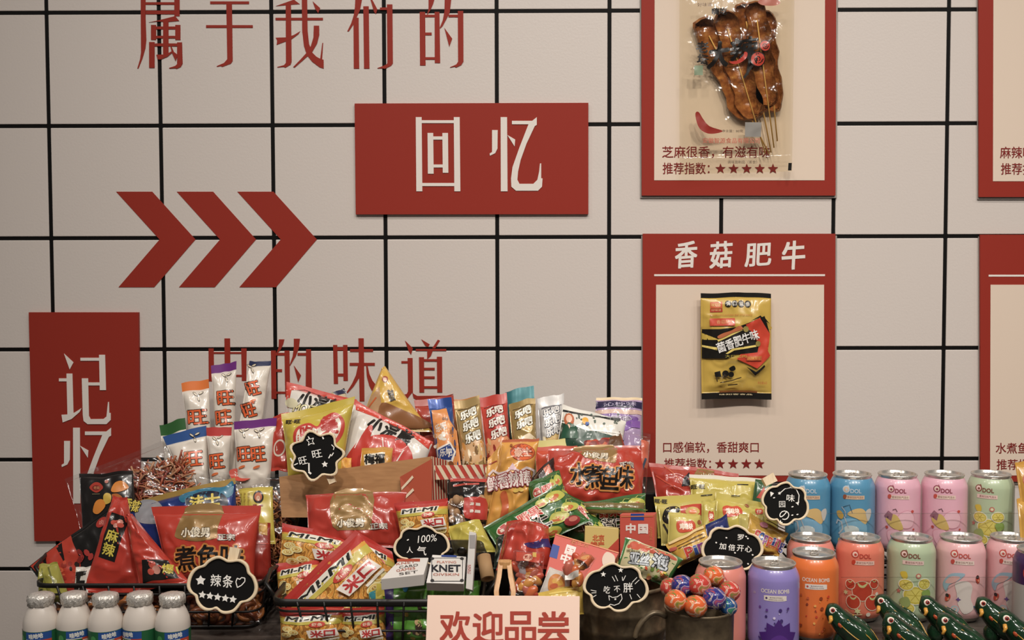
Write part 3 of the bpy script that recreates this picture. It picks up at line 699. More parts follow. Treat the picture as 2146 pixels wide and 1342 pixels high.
def tube_art(a):
    a.poly([(1176,882),(1230,905),(1310,925),(1316,905),(1290,985),(1160,975)], '#1f4030')
    a.line([(1179,860),(1240,873),(1300,881)], 5, '#15191a'); a.line([(1175,886),(1230,906),(1306,913)], 3.5, '#e6e2d8')
    a.scatter(34, 1185, 868, 1300, 895, ['#4a5a52','#5d6a60'], 2, 3, 4)
    a.ell(1191, 882, 11, 15, '#b2603a'); a.ell(1191, 880, 6.5, 9, '#d9b096'); a.poly([(1178,900),(1190,888),(1206,898),(1210,925),(1172,922)], '#24503a'); a.poly([(1187,893),(1195,893),(1191,903)], '#d9b096')
    a.ell(1225, 886, 7, 8, '#d9a032'); a.ell(1229, 893, 4, 4, '#2a4f9a')
pouch('crisps_packet', 'dark green and white crisps packet with a portrait picture', 'snack', [(1179,846),(1312,884),(1300,985),(1160,978)], '#d2cfc5', tube_art, d=1.655, seal=(.05, .02), puff=.016, n=(28, 24))
pouch('crisps_packet', 'lilac crisps packet with a cream and navy top, beside the lower poster', 'snack', [(1250,831),(1346,836),(1345,975),(1238,970)], '#a48bb0', lambda a: (a.poly([(1249,840),(1346,846),(1346,860),(1247,856)], '#2a2544'), a.text('沁柠味', 1298, 850, 70, 9, '#b9b0c8'), a.poly([(1246,861),(1346,864),(1346,872),(1275,874),(1246,868)], '#c8a99a'), a.blob([(1254,872),(1300,872),(1334,878),(1334,884),(1300,880),(1254,884)], '#6f4a8e'), a.text('紫薯脆', 1290, 885, 64, 16, '#5a4a66', bold=.03, out='#c9bcd0'), a.blob([(1300,895),(1332,882),(1334,892),(1305,910)], '#76509a'), a.rect(1322, 886, 1342, 900, '#8258a2')), d=1.70, seal=(.04, .02), sc=('#d4bd92', None), puff=.013, n=(24, 24))

# kraft paper pillow bag and the big red and white noodle snacks
pouch('kraft_bag', 'yellow and kraft bag folded to a point against the wall', 'snack', [(797,778),(806,768),(905,905),(745,905)], '#c9a03a', lambda a: (a.poly([(778,835),(797,815),(802,860),(800,890),(745,895)], '#b08a62'), a.ell(809, 800, 6.5, 7, '#9a4a34'), a.ell(809, 801, 4, 4.5, '#d9b09a'), a.text('脆皮', 823, 834, 12, 26, '#221a14', rot=-16, bold=.03), a.line([(790,838),(768,862)], 3, '#c05a24'), a.blob([(802,850),(850,865),(890,880),(905,895),(860,900),(800,890)], '#8a5a34')), d=1.722, seal=(.02, .02), puff=.014, n=(24, 24), curl=.002)
pouch('snack_packet', 'navy edged packet corner behind the red and white bags', 'snack', [(694,826),(722,812),(742,900),(700,905)], '#b8a98c', lambda a: a.poly([(698,825),(721,814),(727,824),(704,832)], '#23233f'), d=1.735, seal=(.02, .02), puff=.006, n=(14, 14))
def rw_art(x0, y0, rot, band, n, w=1.0):
    def f(a):
        a.poly(band, '#c23a28')
        c, s = math.cos(R(rot)), math.sin(R(rot))
        for i, ch in enumerate('小浣熊'[:n]): a.text(ch, x0+i*32*c*w, y0+i*32*s*w, 28, 36, '#191512', rot=rot, bold=.045, shear=.12)
    return f
pouch('noodle_snack_bag', 'red and white noodle snack bag at the back, behind the yellow bag', 'snack', [(601,803),(748,836),(742,990),(596,985)], '#cfc9c0', lambda a: (rw_art(643, 842, 12, [(602,804),(748,836),(748,852),(690,836),(640,820),(612,822),(604,860),(598,850)], 3)(a), a.text('MOIZZ', 648, 864, 60, 16, '#d8cf9a', rot=8, bold=.03, shear=.3, out='#3a3222'), a.ell(612, 850, 16, 10, '#c9c2a0', 20)), d=1.69, seal=(.07, .02), sc=('#bf3a28', None), puff=.02, n=(28, 26), group='red and white noodle snack bags')
def rwb(a):
    rw_art(790, 893, 24, [(746,838),(905,925),(900,944),(860,912),(800,878),(746,860)], 3, 1.05)(a)
    a.ell(806, 972, 64, 56, '#b93226'); a.blob([(720,975),(752,930),(775,898),(784,905),(765,960),(745,1000)], '#b93226')
    a.line([(805,925),(808,958)], 2.5, '#dccfc6'); a.line([(850,950),(835,975)], 2.5, '#dccfc6'); a.line([(758,920),(745,945)], 2, '#dccfc6')
pouch('noodle_snack_bag', 'red and white noodle snack bag tilted down to the right in the kraft carton', 'snack', [(742,838),(908,926),(872,1045),(700,1015)], '#cdc7be', rwb, d=1.655, seal=(.05, .02), sc=('#bf3a28', None), puff=.022, n=(30, 28), group='red and white noodle snack bags')
def yel_art(a):
    a.blob([(620,935),(622,905),(650,892),(670,900),(680,880),(705,868),(725,885),(722,915),(700,940),(650,950)], '#b8372a')
    a.blob([(626,935),(628,908),(650,898),(672,907),(684,886),(705,875),(718,888),(715,912),(698,932),(650,944)], '#d6cdbb')
    a.text('吃', 648, 912, 28, 26, '#b02e24', rot=-8, bold=.05); a.text('美', 694, 896, 34, 40, '#b02e24', rot=-14, bold=.05, shear=.1)
    a.text('旺·旺', 616, 887, 32, 9, '#201a10', bold=.05)
pouch('puffed_snack_bag', 'yellow puffed snack bag with red brush lettering on a cloud, behind the round chalkboard', 'snack', [(589,868),(745,832),(716,1000),(604,1005)], '#b9a433', yel_art, d=1.632, seal=(.09, .03), puff=.02, n=(28, 28), curl=.003)
pouch('snack_packet', 'red packet with a pale oval, wedged left of the yellow bag', 'snack', [(572,872),(606,865),(618,990),(566,985)], '#b23524', lambda a: (a.ell(588, 942, 13, 18, '#d0bfae', 20), a.ell(588, 942, 10, 14, '#a8362a', 20)), d=1.665, seal=(.05, .02), puff=.008, n=(18, 18))
pouch('seasoning_packet', 'small gold packet with black lettering at the carton edge', 'snack', [(758,940),(823,939),(820,1012),(750,1012)], '#c08a2e', lambda a: (a.poly([(762,955),(808,951),(806,976),(765,978)], '#ddd2bc'), a.text('梅福', 786, 965, 42, 20, '#1d1813', bold=.06)), d=1.612, seal=(.08, .02), puff=.006, n=(18, 16))
pouch('seasoning_packet', 'orange chilli flake packet beside the round chalkboard peg', 'snack', [(712,964),(736,960),(738,1010),(705,1012)], pattern('chilli_print', [(.3, '#b86a24'), (.6, '#d9a23a'), (.8, '#a8431e')], 'noise', scale=140), None, d=1.617, seal=(.02, .02), puff=.004, n=(12, 12))

# kraft carton with red and cream stripes
kraft = pattern('kraft_board', [(.3, '#9a6b3c'), (.7, '#ab7b49')], 'noise', scale=40, r=.6, stretch=(1, 1, 6))
kc = empty('kraft_carton', P(740, 1060, 1.6)); tag(kc, 'open kraft carton with red and cream striped end, holding the big noodle bags', 'box')
def panel(name, q3, th, mat, art=None, parent=None):
    A, B, C, D = q3; N = (B-A).cross(D-A).normalized()
    if N.y > 0: N = -N
    mb = MB(); V = [A, B, C, D]+[p-N*th for p in (A, B, C, D)]
    mb.add(V, [(0, 3, 2, 1), (4, 5, 6, 7), (0, 1, 5, 4), (1, 2, 6, 5), (2, 3, 7, 6), (3, 0, 4, 7)], mat, False)
    if art: art(Art(mb, lambda x, y, L: A*(1-x/100)*(1-y/100)+B*x/100*(1-y/100)+C*x*y/1e4+D*(1-x/100)*y/100+N*(.0003+.0001*L), 12))
    return mb.build(name, parent)
panel('front_panel', [P(585, 1000, 1.60), P(905, 957, 1.598), P(905, 1085, 1.58), P(590, 1085, 1.58)], .0015, kraft, None, kc)
def stripes(a):
    for i in range(7): a.poly([(x, y) for x, y in ((max(0, -14+17*i), 0 if -14+17*i >= 0 else 0), (min(100, -6+17*i), 0), (min(100, 10+17*i), 100), (min(100, 2+17*i), 100))], '#cbb89c')
panel('end_panel', [P(905, 957, 1.597), P(938, 966, 1.635), P(936, 1090, 1.62), P(905, 1085, 1.58)], .0015, M('#a8372a', r=.5), stripes, kc)
panel('striped_rail', [P(912, 976, 1.60), P(1016, 974, 1.60), P(1018, 1004, 1.595), P(912, 1006, 1.595)], .0015, M('#a8372a', r=.5), stripes, kc)
panel('striped_flap', [P(838, 1000, 1.585), P(905, 962, 1.590), P(905, 1080, 1.57), P(845, 1082, 1.565)], .0012, M('#a0452c', r=.5), lambda a: [a.poly([(0+2, y), (38, y-16), (42, y-10), (2, y+7)], '#cbb89c') for y in (28, 56, 84)], kc)

# ------------------------------------------------------------------ left basket
def strands(name, parent, q, d, n, cols, seed, th=.012, ln=.030, rad=.0013, tilt=.35):
    g = random.Random(seed); C = corners(q, d, tilt, 0); mb = MB()
    for i in range(n):
        u, v = g.uniform(.13, .87), g.uniform(.12, .88); c = C[0]*(1-u)*(1-v)+C[1]*u*(1-v)+C[2]*u*v+C[3]*(1-u)*v
        c = c+Vector((0, g.uniform(-th, th)*.5, 0)); a = g.uniform(0, math.pi); b = g.uniform(-.4, .4); l = ln*g.uniform(.4, 1)
        dv = Vector((math.cos(a), b*.3, math.sin(a)))*l/2; bend = Vector((g.uniform(-1, 1), g.uniform(-.5, .5), g.uniform(-1, 1)))*l*.16
        tube(mb, [c-dv, c-dv*.4+bend, c+dv*.4+bend, c+dv], rad*g.uniform(.7, 1.4), cols[i % len(cols)], 5)
    o = mb.build(name, parent); o['kind'] = 'stuff'; return o
BR = [M('#8a4a26', r=.3), M('#a9652f', r=.3), M('#6e3319', r=.3), M('#b8753f', r=.3)]
RO = [M('#96482e', r=.35), M('#a9653f', r=.35), M('#82382a', r=.35), M('#a87a58', r=.4)]
clear = film()
def clear_bag(label, q, d, contents=None, **kw):
    o = pouch('clear_bag', label, 'clear bag', q, clear, kw.pop('art', None), d=d, wr=.003, group='clear film snack bags', **kw)
    if contents: strands(*((contents[0], o, contents[1], d+contents[4] if len(contents) > 4 else d)+contents[2:4]+(len(q)*3+int(d*1000),)))
    return o
clear_bag('clear bag of reddish dried strips under the white cracker sticks', [(137,1005),(345,922),(460,1090),(175,1150)], 1.628, ('dried_strips', [(262,985),(395,938),(445,1060),(245,1085)], 330, RO), puff=.012, seal=(.05, .03))
def lblA(a): a.blob([(482,985),(520,982),(535,995),(515,1010),(488,1006)], '#b8402e'); a.text('达利', 508, 996, 36, 14, '#d9cdbf', rot=4)
clear_bag('glossy clear bag of brown noodle strips, below the white sticks', [(400,985),(652,998),(605,1225),(470,1225)], 1.615, ('noodle_strips', [(440,1010),(645,1015),(608,1215),(490,1215)], 420, BR), puff=.014, seal=(.04, .03), art=lblA)
pouch('chips_packet', 'black snack packet with orange chips printed on it, far left', 'snack', [(165,992),(279,987),(296,1150),(174,1160)], '#191514', lambda a: (a.blob([(190,1025),(197,1014),(206,1011),(215,1015),(220,1025),(206,1035)], '#a23222'), a.ell(205, 1024, 9, 6, '#6e1f1a'), a.text('老街', 206, 1024, 14, 7, '#c98a5a'), a.line([(196,1038),(214,1038)], 1, '#8a7a5a'), a.ell(227, 1010, 4, 4, '#a04a34'), a.blob([(238,1030),(245,1014),(262,1011),(274,1024),(262,1032),(245,1035)], '#c9791f'), a.blob([(222,1044),(228,1036),(238,1040),(238,1055),(224,1060)], '#c2a03a'), a.blob([(198,1075),(206,1054),(220,1050),(226,1064),(210,1080)], '#c9791f'), a.blob([(240,1040),(252,1038),(262,1046),(248,1052)], '#a85c1a')), d=1.585, seal=(.03, .03), puff=.008, n=(22, 24))
pouch('snack_bag', 'shiny blue snack bag with a gold seam and yellow brush lettering', 'snack', [(262,1052),(493,1003),(506,1150),(285,1165)], foil('#1d3170', .25), lambda a: (a.blob([(285,1060),(300,1045),(330,1050),(350,1075),(340,1100),(300,1100),(285,1085)], foil('#8f8f94', .3)), a.blob([(380,1040),(430,1025),(470,1022),(488,1010),(490,1040),(460,1050),(420,1045),(390,1058)], '#256a86'), a.blob([(395,1050),(440,1032),(475,1040),(480,1065),(420,1085)], '#141a2e'), a.text('香辣', 276, 1058, 34, 26, '#c9b446', rot=14, bold=.04, out='#17140f', ow=.05), a.text('法士', 436, 1054, 62, 26, '#c9b446', rot=-10, bold=.05)), d=1.555, seal=(.09, .02), sc=(foil('#9a7a34', .35), None), puff=.016, n=(28, 22), yaw=0)
pouch('snack_packet', 'small yellow packet with a dark round emblem, right of the blue bag', 'snack', [(500,1026),(571,1021),(577,1140),(516,1148)], '#bba83e', lambda a: (a.ell(543, 1044, 11, 13, '#1c1613'), a.ell(543, 1044, 8, 9, '#b8694a'), a.ell(543, 1047, 4, 5, '#d9b49a'), a.line([(532,1061),(540,1061)], 3, '#7a2a1e'), a.line([(545,1061),(553,1061)], 3, '#7a2a1e'), [a.text('香辣豆干', 505+i*9, 1050, 4, 34, '#8a6a24') for i in range(3)]), d=1.572, seal=(.03, .03), puff=.005, n=(18, 18))
pouch('snack_packet', 'tilted clear fronted packet with black and red spikes, at the basket corner', 'snack', [(60,1190),(236,1060),(300,1205),(120,1275)], '#141211', lambda a: (a.poly([(66,1188),(150,1125),(170,1170),(180,1235),(140,1255),(110,1245)], '#a8321f'), a.poly([(88,1172),(98,1165),(103,1195)], '#171211'), a.poly([(120,1150),(132,1141),(142,1188)], '#171211'), a.scatter(20, 100, 1180, 165, 1225, ['#8f2a1e','#c45a34','#2a1a16','#b8452a'], 3, 8, 9), a.ell(217, 1097, 14, 9, '#9a2a20', -40), a.text('卤', 217, 1097, 10, 10, '#c98a7a'), a.scatter(6, 170, 1160, 196, 1180, ['#a0302a','#7a201a'], 5, 9, 3)), d=1.535, seal=(.03, .03), puff=.008, n=(26, 24))
pouch('snack_packet', 'olive green foil packet tucked in the far corner of the left basket', 'snack', [(84,1186),(120,1176),(150,1262),(78,1262)], '#8f8a34', lambda a: (a.line([(92,1195),(110,1250)], 2, '#6a6a22'), a.line([(105,1190),(135,1250)], 3, '#5a5a1e')), d=1.492, seal=(.04, .02), puff=.008, n=(16, 16), wr=.003)
pouch('snack_packet', 'white and black packet edge beside the red packet in the left basket', 'snack', [(160,1190),(192,1186),(190,1262),(152,1262)], '#c9c4ba', lambda a: (a.poly([(160,1200),(186,1196),(184,1206),(172,1208),(170,1218),(182,1218),(180,1226),(168,1228),(166,1240),(155,1240)], '#1b1716'), a.ell(176, 1236, 8, 6, '#1b1716')), d=1.499, seal=(.03, .03), puff=.004, n=(12, 16))
def blackred(cx, cy, rot, t):
    def f(a):
        c, s = math.cos(R(rot)), math.sin(R(rot)); T_ = lambda x, y: (cx+x*c-y*s, cy+x*s+y*c)
        a.poly([T_(-18, -50), T_(20, -50), T_(20, 48), T_(-18, 48)], '#151211')
        for i, (x, y) in enumerate(((0, -32), (7, -36), (-7, -30), (1, -25), (10, -29))): a.ell(*T_(x, y), 6, 5, ['#b84a3a', '#c98a7a'][i % 2])
        a.text(t[0], *T_(0, -2), 26, 26, '#c2b13c', rot=rot, bold=.03); a.text(t[1], *T_(1, 27), 26, 26, '#c2b13c', rot=rot, bold=.03)
    return f
pouch('spicy_strip_packet', 'red twisted packet with a black panel and yellow characters, upright', 'snack', [(238,1039),(268,1042),(305,1240),(172,1242)], '#ab2f20', blackred(243, 1130, 18, '麻辣'), d=1.515, seal=(.02, .02), puff=.014, n=(24, 28), wr=.0025, curl=.002, group='red packets with black panels')
pouch('spicy_strip_packet', 'red twisted packet with the black panel at its bottom edge, over the rim', 'snack', [(262,1078),(276,1078),(402,1226),(293,1238)], '#ad3020', lambda a: (a.poly([(304,1181),(356,1178),(378,1214),(300,1224)], '#151211'), [a.ell(x, y, r, r*.9, c) for x, y, r, c in ((326,1190,8,'#b84a3a'),(334,1200,9,'#c98a7a'),(322,1204,7,'#b84a3a'))], a.text('爆', 358, 1197, 22, 20, '#c2b13c', bold=.03), a.line([(372,1190),(378,1206)], 3, '#c2b13c')), d=1.487, tilt=.5, seal=(.02, .03), puff=.012, n=(24, 28), wr=.003, curl=.002, group='red packets with black panels')
def goldred(gp, tx, small, big=None, knob=None):
    def f(a):
        a.blob(gp, foil('#8a6a38', .35), 3)
        x, y, w, h, r = tx; a.text('小俊男', x, y, w, h, '#d4c8b0', rot=r, bold=.06, out='#3a2a1c', ow=.05)
        x, y, w, h, r = small; a.text('正宗', x, y, w, h, '#b9b0a4', rot=r, bold=.05, out='#4a2a22', ow=.05)
        if big:
            for ch, x, y, w, h, r in big: a.text(ch, x, y, w, h, '#c07a34', rot=r, bold=.095)
            for ch, x, y, w, h, r in big: a.text(ch, x, y, w, h, '#17110e', rot=r, bold=.028)
    return f
pouch('fish_snack_bag', 'big red snack bag with a gold panel and black brush lettering, in the left basket', 'snack', [(316,1062),(547,1062),(532,1222),(352,1222)], '#ac3222', goldred([(398,1062),(466,1062),(465,1120),(462,1134),(420,1140),(376,1132),(374,1118),(386,1085)], (418,1121,62,19,0), (484,1131,34,13,0), [('煮',397,1175,48,48,-4),('鱼',447,1173,46,50,0),('味',495,1172,46,48,4)]), d=1.512, seal=(.10, .02), puff=.022, n=(32, 28), wr=.002, group='red and gold fish snack bags')
pouch('fish_snack_bag', 'dark red snack bag edge with a gold label, right end of the left basket', 'snack', [(500,1095),(566,1098),(570,1220),(505,1222)], '#8a2419', lambda a: (a.poly([(542,1098),(560,1097),(562,1124),(546,1122)], '#b88a3a'), a.ell(553, 1108, 6, 8, '#d4b06a'), a.rect(505, 1140, 565, 1143, '#a8382a')), d=1.535, seal=(.05, .03), puff=.010, n=(20, 22))
# ring-shaped corn snacks in clear bags, seen through the wires
def ring_bag(label, q, d, seed):
    o = clear_bag(label, q, d, puff=.016, seal=(.05, .03)); g = random.Random(seed); C = corners(q, d, .15, 0)
    for i in range(14):
        u, v = g.uniform(.15, .85), g.uniform(.12, .9); c = C[0]*(1-u)*(1-v)+C[1]*u*(1-v)+C[2]*u*v+C[3]*(1-u)*v
        mb = MB(); t = Matrix.Rotation(g.uniform(-.7, .7), 3, 'X') @ Matrix.Rotation(g.uniform(-.7, .7), 3, 'Z'); r = g.uniform(.0085, .012)
        tube(mb, [c+t @ Vector((r*math.cos(k*math.pi/7), 0, r*math.sin(k*math.pi/7)))+Vector((0, g.uniform(-.001, .001), 0)) for k in range(14)], .0038, BR[i % 3], 8, True)
        mb.build('snack_ring', o)
ring_bag('clear bag of brown ring snacks behind the wires, below the five star chalkboard', [(388,1240),(480,1240),(478,1308),(392,1308)], 1.485, 3)
ring_bag('clear bag of brown ring snacks behind the wires, low behind the leftmost white bottles', [(92,1252),(232,1252),(230,1308),(96,1308)], 1.487, 7)
ring_bag('clear bag of brown ring snacks behind the wires, low behind the rightmost white bottles', [(238,1254),(382,1252),(380,1308),(242,1308)], 1.489, 9)
ring_bag('clear bag of brown ring snacks behind the wires, right end of the left basket', [(478,1215),(556,1215),(548,1308),(482,1308)], 1.492, 5)

# ------------------------------------------------------------------ middle basket and the heap behind it
fries = pattern('fries_print', [(.2, '#9a6420'), (.38, '#c8942f'), (.55, '#dbb45a'), (.75, '#c9862e')], 'wave', scale=42, r=.3, detail=2, dist=14)
def mimi(a):
    a.mat  # unit coordinates: 0-100 across, 0-100 down
    a.rect(0, 0, 100, 15, '#a82a22'); a.poly([(0,15),(100,15),(100,22),(0,19)], '#c98f2e'); a.poly([(0,19),(100,22),(100,38),(0,34)], '#b5a53c')
    a.poly([(12,12),(84,12),(80,27),(8,27)], '#d2ccbe'); a.text('MI-MI', 46, 19.5, 66, 11, '#25231f', bold=.08, shear=.25)
    a.ell(62, 36, 13, 8, '#b8392a', -8); a.text('虾条', 62, 36, 17, 9, '#dcc2a8', bold=.03)
    for i, (x, y) in enumerate(((14,48),(24,57),(12,66),(86,82),(74,90),(20,88),(34,80),(44,92))): a.ell(x, y, 9, 8, '#dccf92'); a.ell(x, y, 6.2, 5.6, '#c9a548'); a.ell(x, y, 4.6, 4, '#dbc98a'); a.ell(x, y, 2.4, 2.2, '#b5852e')
    a.poly([(46,50),(92,46),(96,70),(50,74)], '#d8cfc4'); a.text('米', 62, 61, 20, 20, '#b02a2a', bold=.05, rot=-4); a.text('口', 82, 59, 16, 16, '#b02a2a', bold=.07)
    a.line([(70,80),(96,76)], 5, '#c9c2b4')
MG = 'yellow and red noodle snack bags'
def mi(label, q, d, **kw): return pouch('noodle_bag', label, 'snack', q, fries, mimi, d=d, seal=(.07, .05), sc=('#a82a22', '#a82a22'), unit=True, puff=.016, group=MG, n=(26, 28), **kw)
pouch('fish_snack_bag', 'red snack bag with a gold middle panel, lying at the foot of the kraft carton', 'snack', [(640,1036),(852,1033),(848,1150),(644,1150)], '#a53023', goldred([(702,1034),(782,1034),(782,1112),(776,1118),(740,1119),(700,1112)], (738,1105,56,17,-2), (798,1111,36,12,-3)), d=1.518, tilt=.5, seal=(.02, .02), puff=.016, n=(30, 24), wr=.0026, group='red and gold fish snack bags')
clear_bag('clear bag of pale nuts with a red square label', [(938,1000),(1025,998),(1022,1125),(940,1125)], 1.545, None, puff=.014, seal=(.05, .03), art=lambda a: (a.rect(944, 1004, 1020, 1012, '#a8372c'), a.line([(950,1022),(1005,1016)], 4, '#b0483a'), a.blob([(974,1054),(978,1048),(1020,1048),(1022,1086),(1016,1092),(976,1090)], '#b0352a', 3), a.rect(986, 1058, 1008, 1064, '#cdbfb2'), a.rect(986, 1073, 1008, 1079, '#cdbfb2')))
nuts = MB(); g = random.Random(4)
for i in range(26):
    c = P(g.uniform(944, 1018), g.uniform(1040, 1118), 1.55+g.uniform(0, .012)); ball(nuts, c, g.uniform(.004, .0062), M('#b08a62', r=.5), 6, (1, .8, 1.25))
o = nuts.build('shelled_nut_heap', bpy.data.objects[[k for k in bpy.data.objects.keys() if k.startswith('clear_bag')][-1]]); o['kind'] = 'stuff'
mi('noodle snack bag leaning upright behind the 100% chalkboard', [(826,1058),(938,1043),(944,1130),(842,1138)], 1.488, tilt=.3)
mi('noodle snack bag lying flat at the back left of the middle basket', [(592,1098),(742,1122),(748,1215),(582,1190)], 1.49, tilt=.4)
mi('noodle snack bag half buried at the left edge of the middle basket', [(578,1182),(668,1165),(690,1262),(585,1280)], 1.462, tilt=.4)
mi('noodle snack bag sloping down to the right, beside the white card boxes', [(742,1108),(822,1160),(845,1245),(762,1255)], 1.462, tilt=.4)
mi('noodle snack bag lying diagonally across the front of the middle basket', [(584,1262),(746,1112),(840,1215),(690,1345)], 1.432, tilt=.35)
mi('noodle snack bag behind the wires at the left of the middle basket', [(585,1275),(720,1270),(722,1354),(588,1354)], 1.388, tilt=.1)
mi('noodle snack bag behind the wires, centre of the middle basket', [(712,1278),(805,1268),(812,1354),(715,1354)], 1.392, tilt=.1)
pouch('jelly_packet', 'green and purple packet at the right end of the middle basket', 'snack', [(800,1232),(1008,1215),(1002,1348),(806,1348)], '#4f8a28', lambda a: (a.rect(806, 1232, 825, 1385, '#33235a'), a.poly([(790,1225),(806,1225),(806,1250),(790,1250)], '#b9a83e'), a.scatter(22, 850, 1270, 895, 1380, ['#8a5a3a','#c0a070','#3a2a22','#6a9a3a','#b8a24a'], 4, 10, 6), a.ell(850, 1232, 6, 9, '#2a7fae')), d=1.40, tilt=.15, seal=(.07, .03), puff=.014, n=(28, 22), wr=.003)
pouch('snack_packet', 'yellow and teal packet corner by the white lying box', 'snack', [(772,1240),(806,1228),(812,1300),(775,1300)], '#b3a43a', lambda a: a.poly([(773,1242),(787,1236),(790,1262),(774,1262)], '#23707a'), d=1.405, tilt=.15, seal=(.03, .03), puff=.004, n=(12, 14))
pouch('snack_packet', 'crumpled yellow green foil packet behind the upright white box', 'snack', [(936,1100),(1005,1090),(1042,1158),(950,1160)], '#aea03c', None, d=1.475, tilt=.5, seal=(.08, .02), puff=.008, n=(22, 18), wr=.0035, curl=.003)

# white card boxes
CB = 'white card boxes of the tasting display'
def knet(a):
    a.rect(904, 1170, 970, 1220, '#3b3a3a'); a.rect(905.5, 1171.5, 968.5, 1218.5, '#c2bdb6'); a.poly([(925,1164),(957,1165),(957,1169),(925,1168)], '#243a78')
    for x, y in ((906, 1172), (968, 1172), (906, 1218), (968, 1218)): a.ell(x, y, 4, 3, '#2a2828')
    a.text('KNET', 935, 1193, 60, 13.5, '#1b1b22', bold=.05); a.text('PLAYING', 936, 1180, 40, 5, '#b0604a'); a.text('OIVSKIN', 935, 1206, 54, 5, '#a8553f')
carton('card_box', 'white card box with bold dark lettering on its face, resting on the green packet', 'box', [(906,1163),(977,1167),(972,1224),(893,1222)], '#c9c5c0', knet, d=1.372, tilt=1.0, th=.016, group=CB)
def knet2(a):
    a.rect(832, 1172, 880, 1178, '#a8452e')
    for i in range(4): a.text(('KNET', 'CARD', 'GAMES', 'SET')[i], 850+6*(i % 2), 1181+i*7, 40, 5, ['#a8553f', '#3a3636'][i % 2], rot=-8)
carton('card_box', 'white card box lying flat with faint red print, left of the bold lettered one', 'box', [(835,1176),(900,1163),(888,1204),(798,1214)], '#cbc7c1', knet2, d=1.378, tilt=1.9, th=.016, group=CB)
carton('card_box', 'slim white card box standing on edge, right of the bold lettered one', 'box', [(983,1114),(998,1117),(990,1238),(976,1234)], '#bfbbb6', lambda a: (a.text('说明', 983, 1194, 7, 20, '#a8453a'), a.rect(984, 1122, 996, 1150, '#8f8a88')), d=1.368, tilt=.35, th=.03, group=CB)
tray = MB(); og = P(955, 1165, 1.425)
smoke = film('smoke_plastic', (.35, .34, .34), .10, .15)
tp = [P(x, y, 1.425+.35*(1165-y)/F*1.42) for x, y in smooth([(897,1180),(897,1150),(906,1137),(930,1134),(985,1133),(1008,1136),(1016,1150),(1016,1182)], 3)]
prism(tray, tp, [p+Vector((0, .004, 0)) for p in tp], smoke); o = tray.build('blister_tray'); tag(o, 'smoky clear plastic blister tray behind the white card boxes', 'packaging')
mb = MB()
for x in (914, 942, 968): ball(mb, P(x, 1157, 1.424), .0065, smoke, 8, (1, .35, 1))
mb.build('blister_bubble', o)
mb = MB(); c = P(1018, 1190, 1.39); ax = Vector((.15, -.55, -.6)).normalized(); xx = ax.cross(Vector((0, 0, 1))).normalized(); yy = xx.cross(ax)
V = []; k = 24
for r, l in ((.0088, -.016), (.0088, .016), (.0048, .016), (.0048, -.016)): V += [c+ax*l+xx*r*math.cos(2*math.pi*i/k)+yy*r*math.sin(2*math.pi*i/k) for i in range(k)]
mb.add(V, [[r*k+i, r*k+(i+1) % k, ((r+1) % 4)*k+(i+1) % k, ((r+1) % 4)*k+i] for r in range(4) for i in range(k)], M('#9a7a54', r=.6))
tag(mb.build('cardboard_tube'), 'short brown cardboard tube right of the white card boxes', 'tube')

# ------------------------------------------------------------------ heap right of the middle
pouch('snack_packet', 'pale yellow packet top above the big red fish snack bag', 'snack', [(1118,924),(1192,921),(1196,1000),(1122,1002)], '#c6bd74', None, d=1.632, seal=(.2, .02), puff=.006, n=(16, 14))
pouch('snack_packet', 'red chilli printed packet behind the big red fish snack bag', 'snack', [(1196,925),(1300,905),(1335,1000),(1205,1010)], pattern('chilli_red_print', [(.3, '#6e1c14'), (.5, '#a8341f'), (.62, '#b8603a'), (.75, '#8f2418')], 'cells', scale=140), lambda a: (a.rect(1200, 922, 1210, 931, '#a8382c'), a.poly([(1280,908),(1300,905),(1310,950),(1275,935)], '#5a3a1e')), d=1.635, seal=(.03, .02), puff=.01, n=(24, 18))
pouch('snack_packet', 'orange red packet behind the yellow bread bag', 'snack', [(1120,938),(1210,934),(1215,1020),(1125,1020)], '#b8452a', None, d=1.618, seal=(.1, .02), puff=.008, n=(18, 14))
def bread(a):
    a.ell(1095, 951, 27, 19, '#8f3a1e', -6); a.ell(1095, 951, 25.5, 17.5, '#c85a28', -6); a.text('豪士', 1096, 951, 36, 19, '#dcb49a', rot=-6, bold=.04, out='#8f3020', ow=.05)
    a.line([(1022,998),(1032,988),(1044,996),(1060,994),(1072,986),(1090,992),(1104,984),(1120,988)], 5, '#d4c2c0'); a.poly([(1064,990),(1074,975),(1084,990)], '#c0a0a8')
    for i, ch in enumerate('鲜香辣棒'): a.text(ch, 1032+23*i, 1016-3.5*i, 24, 29, '#dccfc8', rot=-8, bold=.05, out='#8a2a34', ow=.06)
    a.blob([(1048,1040),(1060,1034),(1066,1060),(1062,1088),(1048,1092),(1052,1064)], '#b8562a'); a.ell(1082, 1032, 7, 4, '#c9a84a', -20); a.ell(1092, 1030, 6, 4, '#c9a84a', 10)
    a.ell(1071, 938, 3, 3, '#8a4a1e')
pouch('bread_snack_bag', 'tall amber yellow bag with a red oval and a row of outlined characters', 'snack', [(1052,926),(1131,917),(1098,1110),(1016,1112)], '#c98f38', bread, d=1.56, tilt=.3, seal=(.03, .03), sc=('#a8522a', None), puff=.014, n=(28, 32), wr=.003)
pouch('folded_flap_bag', 'amber packet with its top corner folded over, left of the tall amber bag', 'snack', [(1022,962),(1050,930),(1048,1075),(1010,1070)], '#c99242', lambda a: a.line([(1014,978),(1042,968)], 3, '#8f3a24'), d=1.572, seal=(.02, .02), puff=.006, n=(16, 22), wr=.002)
